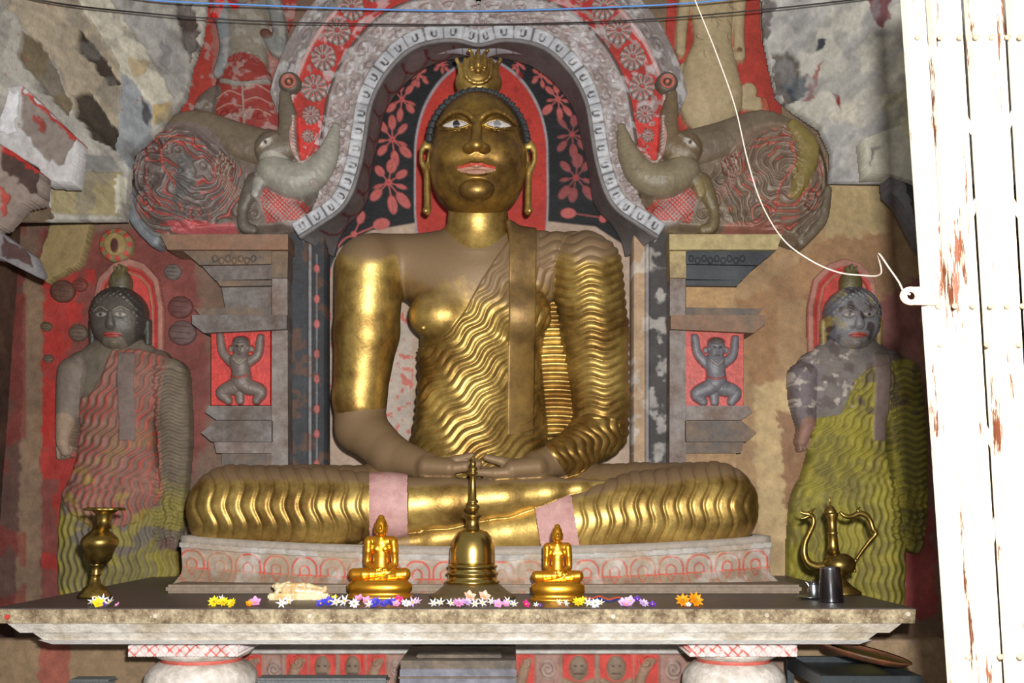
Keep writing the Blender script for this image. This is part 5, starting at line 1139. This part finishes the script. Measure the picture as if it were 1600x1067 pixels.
# reclining ornament
CRY = mat('pale_glazed_gold', (232, 214, 176), 0.25, 0.15, 0.7, 0.15, 60, 0.25, 20, (206, 166, 104), 0.55, coat=0.4)
q0 = onTab(467, 938); YR = float(q0[1])+0.05; zb = float(proj(np.array([q0[0], YR, TABZ]))[1]); orn = thing('reclining_ornament', 'small pale gold glazed reclining figure ornament left of the larger gilded statue', 'ornament', (P(467, zb, YR)[0], YR, TABZ))
b0 = P(467, zb, YR); mp = M1(467, zb, YR)
def fo(p):
    q = (p-b0)/mp; q = np.stack([q[:, 0], q[:, 2], -q[:, 1]], 1)
    d = scap(q, (-22, 15, 4), (-4, 14, 6), 7, 8); d = smin(d, scap(q, (-4, 14, 6), (36, 11, 6), 8, 4.5), 3); d = smin(d, scap(q, (-30, 20, 4), (-16, 25, 2), 4, 3.4), 2)
    d = smin(d, sell(q, (-33, 19, 4), (6, 7, 6)), 1.5); d = smin(d, scap(q, (-34, 10, 8), (-30, 16, 8), 4, 3), 2); d = smin(d, scap(q, (-18, 22, 8), (8, 23, 6), 3, 3), 2); d = smin(d, scap(q, (8, 23, 6), (14, 12, 10), 3, 3), 1.5)
    d = smin(d, scap(q, (14, 22, 2), (38, 16, 4), 3.4, 2.6), 2); d = smin(d, sell(q, (41, 16, 4), (4, 5.5, 4)), 1); d = smin(d, scap(q, (-40, 20, 0), (-34, 24, 0), 3, 3), 1.5)
    return d*mp
V, Q = nets(fo, b0+np.array([-50, -26, 0])*mp, b0+np.array([52, 20, 34])*mp, 1.0*mp); npmesh('reclining_figure', V, Q, CRY, orn)
cvb = bmesh.new()
bmb = box('cushion_base', (b0[0]-46*mp, b0[1]-16*mp, TABZ), (b0[0]+50*mp, b0[1]+16*mp, TABZ+10*mp), CRY, orn, 0.006)
# bead garland
CORD_D = mat('dark_thread', (60, 50, 50), 0.7)
for nm, col_, lab, dy in (('bead_string', (40, 60, 130), 'string of dark blue beads on the altar beside the smaller gilded statue', 0), ('bead_string', (206, 84, 48), 'string of orange beads lying behind the blue ones', -3)):
    q1 = onTab(945, 938); gs = thing(nm, lab, 'beads', (q1[0], q1[1], TABZ)); me_b = None; pts_ = []
    for k in range(26):
        x_ = 915+k*2.3; q0 = onTab(x_, 937+dy+2*math.sin(k*0.5)+0.12*k); pts_.append((q0[0], q0[1], TABZ+0.0036))
        if me_b is None:
            bm = bmesh.new(); bmesh.ops.create_icosphere(bm, subdivisions=2, radius=0.0036); me_b = bpy.data.meshes.new('bead'); bm.to_mesh(me_b); bm.free(); me_b.materials.append(mat('beads_%d' % col_[0], col_, 0.3, var=0.1, bump=0))
        ob = bpy.data.objects.new('bead', me_b); C.objects.link(ob); ob.parent = gs; ob.location = [float(pts_[-1][i]-gs.location[i]) for i in range(3)]
    tube('thread', pts_, 0.0008, CORD_D, gs, 2, 5)
# flowers
FC = {'white': (226, 228, 232), 'yellow': (238, 210, 40), 'blue': (70, 66, 190), 'pink': (222, 150, 200), 'magenta': (206, 40, 120), 'lilac': (206, 176, 222), 'purple': (96, 50, 170), 'orange': (246, 150, 20), 'peach': (240, 190, 170)}
FMAT = {k: mat('petal_'+k, v, 0.5, 0, 0.3, 0.1, 60, 0.12, 20) for k, v in FC.items()}
FCEN = mat('flower_centre', (214, 170, 60), 0.6); FCEN2 = mat('flower_centre_green', (120, 130, 70), 0.6)
protos = {}
def flower_mesh(kind, col):
    key = (kind, col)
    if key in protos: return protos[key]
    bm = bmesh.new(); rg = random.Random(hash(kind) % 7 if False else {'star': 3, 'round': 5, 'frill': 9}[kind])
    rings = {'star': ((6, 1.0, 0.16, 0.30), ), 'round': ((5, 0.95, 0.42, 0.35), (5, 0.6, 0.3, 0.75)), 'frill': ((9, 1.0, 0.24, 0.2), (8, 0.75, 0.2, 0.6), (6, 0.45, 0.16, 1.1))}[kind]
    for n, L_, w_, up_ in rings:
        for i in range(n):
            a = 2*math.pi*(i+rg.random()*0.3)/n; ca, sa = math.cos(a), math.sin(a); pts = []
            for t in (0.05, 0.35, 0.7, 0.9, 1.0):
                wd = w_*math.sin(math.pi*min(1, 0.15+t*0.85)**0.9) if t < 1 else 0.02
                r = L_*t*math.cos(up_*t); z = L_*t*math.sin(up_)*0.9+0.06
                row = []
                for s_ in (-1, 0, 1): row.append(bm.verts.new((ca*r-sa*wd*s_, sa*r+ca*wd*s_, z+0.08*abs(s_)*t)))
                pts.append(row)
            for j in range(4):
                for s_ in (0, 1): bm.faces.new((pts[j][s_], pts[j+1][s_], pts[j+1][s_+1], pts[j][s_+1]))
    me = bpy.data.meshes.new('petals'); bm.to_mesh(me); bm.free(); me.materials.append(FMAT[col]); me.polygons.foreach_set('use_smooth', [True]*len(me.polygons))
    bm = bmesh.new(); bmesh.ops.create_icosphere(bm, subdivisions=2, radius=0.17, matrix=__import__('mathutils').Matrix.Translation((0, 0, 0.2))); me2 = bpy.data.meshes.new('flower_centre'); bm.to_mesh(me2); bm.free(); me2.materials.append(FCEN if kind != 'frill' else FCEN2)
    protos[key] = (me, me2); return protos[key]
FL = [('white', 'star', 143, 943, 8, 'vase'), ('yellow', 'round', 150, 947, 9, 'vase'), ('white', 'star', 158, 941, 9, 'vase'), ('purple', 'round', 158, 949, 5, 'vase'), ('white', 'star', 169, 945, 9, 'vase'), ('pink', 'round', 181, 949, 5, 'vase'),
 ('yellow', 'frill', 333, 944, 9, 'below the big left knee'), ('yellow', 'frill', 347, 945, 9, 'below the big left knee'), ('yellow', 'frill', 361, 946, 8, 'below the big left knee'), ('white', 'star', 345, 938, 6, 'below the big left knee'),
 ('orange', 'round', 387, 946, 6, 'orna_l'), ('pink', 'round', 397, 944, 9, 'orna_l'), ('white', 'star', 438, 947, 9, 'orna'), ('white', 'star', 450, 944, 9, 'orna'), ('blue', 'round', 500, 947, 8, 'orna_r'), ('blue', 'round', 512, 944, 9, 'orna_r'), ('yellow', 'round', 522, 937, 6, 'orna_r'),
 ('white', 'star', 524, 945, 10, 'lb'), ('white', 'star', 538, 943, 10, 'lb'), ('white', 'frill', 552, 947, 8, 'lb'), ('pink', 'round', 560, 939, 8, 'lb'), ('pink', 'round', 572, 942, 8, 'lb'), ('white', 'star', 576, 949, 7, 'lb'), ('blue', 'frill', 586, 945, 9, 'lb'), ('blue', 'frill', 599, 946, 7, 'lb'), ('blue', 'frill', 611, 945, 9, 'lb'), ('magenta', 'round', 622, 941, 8, 'lb'), ('pink', 'round', 618, 949, 7, 'lb'), ('white', 'frill', 633, 947, 8, 'lb'), ('lilac', 'star', 644, 945, 9, 'lb'), ('lilac', 'star', 652, 943, 7, 'lb'),
 ('white', 'star', 677, 946, 8, 'bell'), ('white', 'star', 688, 945, 8, 'bell'), ('white', 'star', 703, 946, 8, 'bell'), ('pink', 'frill', 716, 947, 9, 'bell'), ('lilac', 'frill', 729, 944, 8, 'bell'), ('peach', 'round', 733, 936, 10, 'bell'), ('peach', 'round', 756, 936, 10, 'bell'), ('white', 'star', 742, 947, 8, 'bell'), ('white', 'star', 753, 945, 8, 'bell'), ('white', 'star', 768, 943, 7, 'bell'), ('pink', 'round', 778, 949, 8, 'bell'), ('pink', 'round', 789, 950, 7, 'bell'), ('white', 'star', 793, 943, 8, 'bell'), ('white', 'star', 803, 947, 7, 'bell'), ('magenta', 'round', 821, 949, 7, 'bell'), ('white', 'star', 838, 950, 5, 'rb'), ('purple', 'round', 845, 950, 3.5, 'rb'),
 ('white', 'star', 873, 944, 6, 'rb'), ('white', 'star', 884, 945, 6, 'rb'), ('yellow', 'frill', 904, 945, 9, 'rb'), ('yellow', 'round', 912, 940, 6, 'rb'), ('white', 'star', 920, 945, 8, 'rb'), ('white', 'frill', 931, 947, 8, 'rb'), ('white', 'star', 939, 945, 7, 'rb'),
 ('lilac', 'round', 974, 945, 8, 'beads'), ('lilac', 'round', 985, 943, 9, 'beads'), ('pink', 'round', 979, 949, 7, 'beads'), ('purple', 'round', 997, 939, 6, 'beads'), ('lilac', 'frill', 1006, 946, 8, 'beads'), ('purple', 'round', 1020, 948, 6, 'beads'),
 ('orange', 'frill', 1068, 943, 11, 'loose'), ('orange', 'frill', 1087, 942, 12, 'loose'), ('white', 'round', 1077, 949, 5, 'loose')]
WHERE = {'vase': 'in front of the brass vase', 'orna_l': 'left of the reclining ornament', 'orna': 'before the reclining ornament', 'orna_r': 'right of the reclining ornament', 'lb': 'before the larger gilded statue', 'bell': 'before the bell shrine', 'rb': 'before the smaller gilded statue', 'beads': 'right of the bead strings', 'loose': 'between the beads and the tumbler'}
ORD = ['first', 'second', 'third', 'fourth', 'fifth', 'sixth', 'seventh', 'eighth']
KN = {'star': 'thin petalled', 'round': 'broad petalled', 'frill': 'ruffled'}
cnt_ = {}
for f_ in FL: cnt_.setdefault((f_[0], f_[1], f_[5]), []).append(f_[2])
for c_, k_, x_, y_, r_, w_ in FL:
    yy = min(y_+r_*0.35, 949.5); q0 = onTab(x_, yy); yq = max(q0[1]+0.015, 4.03)
    me, me2 = flower_mesh(k_, c_); o = thing('flower', None, 'flower', (q0[0], yq, TABZ+0.001), 'offering flowers along the altar edge')
    lst = sorted(cnt_[(c_, k_, w_)]); where = WHERE.get(w_, w_); i = lst.index(x_)
    o['label'] = ('%s %s flower %s' % (KN[k_], c_, where)) if len(lst) == 1 else ('%s %s flower %s, %s from left' % (KN[k_], c_, where, ORD[i]))
    s_ = r_*M1(x_, y_, float(yq)); o.scale = (s_*1.15,)*3; o.rotation_euler = (math.radians(38+rng.rand()*25), math.radians(rng.rand()*30-15), rng.rand()*1.0-0.5)
    o.location.z = TABZ+s_*0.62
    for nm_, m_ in (('petals', me), ('flower_centre', me2)):
        c2 = bpy.data.objects.new(nm_, m_); C.objects.link(c2); c2.parent = o
# =================================================================== lower corners
DM = mat('dark_metal_tray', (50, 56, 60), 0.4, 0.3, 0.5, 0.1, 40, 0.2, 6)
t = thing('metal_tank', 'dark metal stand under the right end of the altar, carrying a round tray', 'stand', (float(P(1358, 1067, 4.1)[0]), 4.3, 0))
xa, xb = float(P(1284, 1055, 4.0)[0]), float(P(1442, 1055, 4.0)[0]); zt_ = float(P(1360, 1056, 4.0)[2])
box('frame_top', (xa, 4.0, zt_-0.05), (xb, 4.028, zt_), DM, t, 0.002); box('frame_top', (xa, 4.5, zt_-0.05), (xb, 4.528, zt_), DM, t, 0.002)
box('side_rail', (xa, 4.028, zt_-0.05), (xa+0.028, 4.5, zt_), DM, t, 0.002); box('side_rail', (xb-0.028, 4.028, zt_-0.05), (xb, 4.5, zt_), DM, t, 0.002)
for a_, b_ in ((xa, 4.0), (xb-0.028, 4.0), (xa, 4.5), (xb-0.028, 4.5)): box('leg', (a_, b_, 0), (a_+0.028, b_+0.028, zt_-0.05), DM, t, 0.002)
box('tray_shelf', (xa+0.02, 4.02, zt_-0.035), (xb-0.02, 4.51, zt_-0.022), DM, t, 0.001)
WT = mat('reddish_wood_tray', (118, 74, 48), 0.4, 0, 0.5, 0.2, 40, 0.25, 6, (84, 58, 44), 0.5)
tr = thing('round_tray', 'round reddish brown wooden tray tilted on the dark metal stand', 'tray', (0, 0, 0))
pz = [(0.0005, -0.004), (0.150, -0.004), (0.170, 0.012), (0.172, 0.014), (0.168, 0.018), (0.148, 0.004), (0.0005, 0.004)]
lathe('dish', pz[:1]+pz[1:4], (0, 0, 0), WT, tr); lathe('dish_lining', [(0.169, 0.0145), (0.168, 0.018), (0.148, 0.004), (0.0005, 0.004)], (0, 0, 0), WT, tr)
ctr = P(1350, 1034, 4.2); tr.location = [float(v) for v in ctr]; tr.location.z = zt_+0.045; tr.rotation_euler = (math.radians(3), math.radians(12), 0)
for a, b_, lab, yy in ((105, 172, 'dark tray corner at the bottom left, below the left end of the altar', 1062), (398, 606, 'dark flat metal tray below the altar, left of the wooden box', 1060)):
    x0_, x1_ = float(P(a, yy, 3.9)[0]), float(P(b_, yy, 3.9)[0]); z_ = float(P(500, yy, 3.9)[2])
    t = thing('low_tray_table', lab, 'tray table', ((x0_+x1_)/2, 4.05, 0)); box('tray_top', (x0_, 3.9, z_-0.02), (x1_, 3.99, z_), mat('dark_tray_grey', (78, 80, 82), 0.5, 0.2), t, 0.008); 
    for q_ in (x0_+0.01, x1_-0.03): box('leg', (q_, 3.93, 0), (q_+0.02, 3.95, z_-0.02), DM, t, 0.001)
# =================================================================== folding gate
GW = mat('cream_rusty_gate_paint', (196, 186, 168), 0.5, 0, 0.4, 0.2, 60, 0.12, 6, spots=(96, 52, 32), sscale=22, sthr=0.57, sstretch=True)
gate = thing('folding_gate', 'cream painted rusty folding steel gate at the right edge, close to the camera', 'gate', (float(P(1500, 1000, 1.9)[0]), 1.9, 0))
YG_ = 1.9
def gstrip(x0, x1, w0, w1, Yd, tw):
    a = P(x0, -40, Yd); b_ = P(x1, 1110, Yd); W0 = w0*M1(x0, 0, Yd); W1 = w1*M1(x1, 1067, Yd)
    prof_ = [(0, 0.022), (0.04, 0.004), (0.12, -0.006), (0.2, 0.002), (0.5, 0.004), (0.8, 0.002), (0.88, -0.006), (0.96, 0.004), (1.03, 0.022)]
    V = []; 
    for pos, W_ in ((a, W0), (b_, W1)):
        for u_, d_ in prof_: V.append((pos[0]+u_*W_, pos[1]+d_+tw*u_*0.03, pos[2]))
        for u_, d_ in prof_[::-1]: V.append((pos[0]+u_*W_, pos[1]+d_+0.003+tw*u_*0.03, pos[2]))
    n = 18; Fc = [(i, (i+1) % n, n+(i+1) % n, n+i) for i in range(n)]+[tuple(range(n))[::-1], tuple(range(n, 2*n))]
    return npmesh('gate_slat', V, Fc, GW, gate, None, False)
ST = [(1412, 1492, 32, 28, 1.90, 0), (1452, 1526, 24, 30, 1.94, -1), (1478, 1556, 32, 24, 1.91, 1), (1512, 1582, 30, 32, 1.93, -1), (1543, 1614, 34, 28, 1.90, 1), (1578, 1645, 32, 32, 1.94, -1), (1612, 1678, 34, 30, 1.90, 1), (1645, 1712, 34, 30, 1.92, 0)]
for s_ in ST: gstrip(*s_)
for (yy, xs_) in ((58, (1434, 1469, 1500, 1525, 1550, 1574, 1594)), (478, (1466, 1492, 1520, 1548, 1574, 1598)), (538, (1470, 1542, 1592)), (1026, (1513, 1563, 1594))):
    for x_ in xs_:
        p_ = P(x_, yy, 1.885); bm = bmesh.new(); bmesh.ops.create_icosphere(bm, subdivisions=2, radius=0.0052, matrix=__import__('mathutils').Matrix.Translation(p_)); bmobj('rivet', bm, mat('rivet_steel', (170, 140, 116), 0.5, 0.2), gate, True)
# cross bars behind the slats
for y0_, y1_ in ((40, 480), (500, 1040)):
    tube('cross_bar', [P(1424+0.07*y0_, y0_, 1.965), P(1640+0.07*y1_, y1_, 1.965)], 0.006, GW, gate); tube('cross_bar', [P(1424+0.07*y1_, y1_, 1.975), P(1640, y0_, 1.975)], 0.006, GW, gate)
# bracket with its hole
bm = bmesh.new(); c_ = P(1424, 462, 1.88); R_ = 17*M1(1424, 462, 1.88); ri_ = R_*0.38; nS = 28; ov = []; iv = []
for k in range(nS):
    a = 2*math.pi*k/nS; x_ = R_*math.cos(a); z_ = R_*math.sin(a)*0.85
    if math.cos(a) > 0.3: x_ = R_*2.2; z_ = R_*math.tan(a)*0.9 if abs(math.tan(a)) < 0.9 else math.copysign(R_*0.85, z_)
    ov.append((x_, z_)); iv.append((ri_*math.cos(a), ri_*math.sin(a)))
fo_ = [bm.verts.new((c_[0]+a, c_[1], c_[2]+b_)) for a, b_ in ov]; fi_ = [bm.verts.new((c_[0]+a, c_[1], c_[2]+b_)) for a, b_ in iv]
bo_ = [bm.verts.new((c_[0]+a, c_[1]+0.004, c_[2]+b_)) for a, b_ in ov]; bi_ = [bm.verts.new((c_[0]+a, c_[1]+0.004, c_[2]+b_)) for a, b_ in iv]
for k in range(nS):
    j = (k+1) % nS
    bm.faces.new((fo_[k], fo_[j], fi_[j], fi_[k])); bm.faces.new((bo_[j], bo_[k], bi_[k], bi_[j])); bm.faces.new((fo_[j], fo_[k], bo_[k], bo_[j])); bm.faces.new((fi_[k], fi_[j], bi_[j], bi_[k]))
bmobj('latch_plate', bm, mat('latch_paint', (196, 160, 132), 0.5, 0.1, var=0.2), gate)
# =================================================================== cords
CORD = mat('white_cord', (214, 196, 180), 0.7, bump=0.3, bscale=400, var=0.1)
def ptsY(c): return [P(x_, y_, Y_) for x_, y_, Y_ in c]
t = tube('white_cord', ptsY([(1072, -40, 3.1), (1086, 0, 3.08), (1118, 80, 3.02), (1148, 165, 2.95), (1168, 250, 2.85), (1190, 318, 2.75), (1222, 372, 2.6), (1262, 404, 2.5), (1305, 424, 2.4), (1345, 430, 2.3), (1376, 428, 2.2), (1372, 396, 2.1), (1390, 420, 2.0), (1404, 440, 1.92), (1412, 455, 1.88), (1422, 460, 1.868)]), 0.0017, CORD, None, 8, 8); tag(t, 'thin white cord drooping from above to the gate latch', 'cord')
p_ = P(1192, 318, 2.75)
t = tube('blue_cord', ptsY([(120, -30, 4.79), (220, -2, 4.95), (400, 8, 5.15), (600, 15, 5.33), (760, 17, 5.45), (960, 11, 5.29), (1120, 1, 5.15), (1300, -24, 4.95)]), 0.0047, mat('blue_cord', (96, 150, 222), 0.5, var=0.05, bump=0), None, 8, 8); tag(t, 'bright blue cord stretched across the top of the picture', 'cord')
t = tube('black_cable', ptsY([(-100, -40, 4.60), (60, 0, 4.60), (220, 20, 4.95), (400, 33, 5.15), (600, 38, 5.33), (780, 38, 5.44), (960, 33, 5.29), (1120, 22, 5.15), (1330, 0, 4.91), (1460, -20, 4.60)]), 0.0040, mat('black_cable', (34, 24, 24), 0.5, var=0.05, bump=0), None, 8, 8); tag(t, 'thin black cable sagging below the blue cord', 'cable')
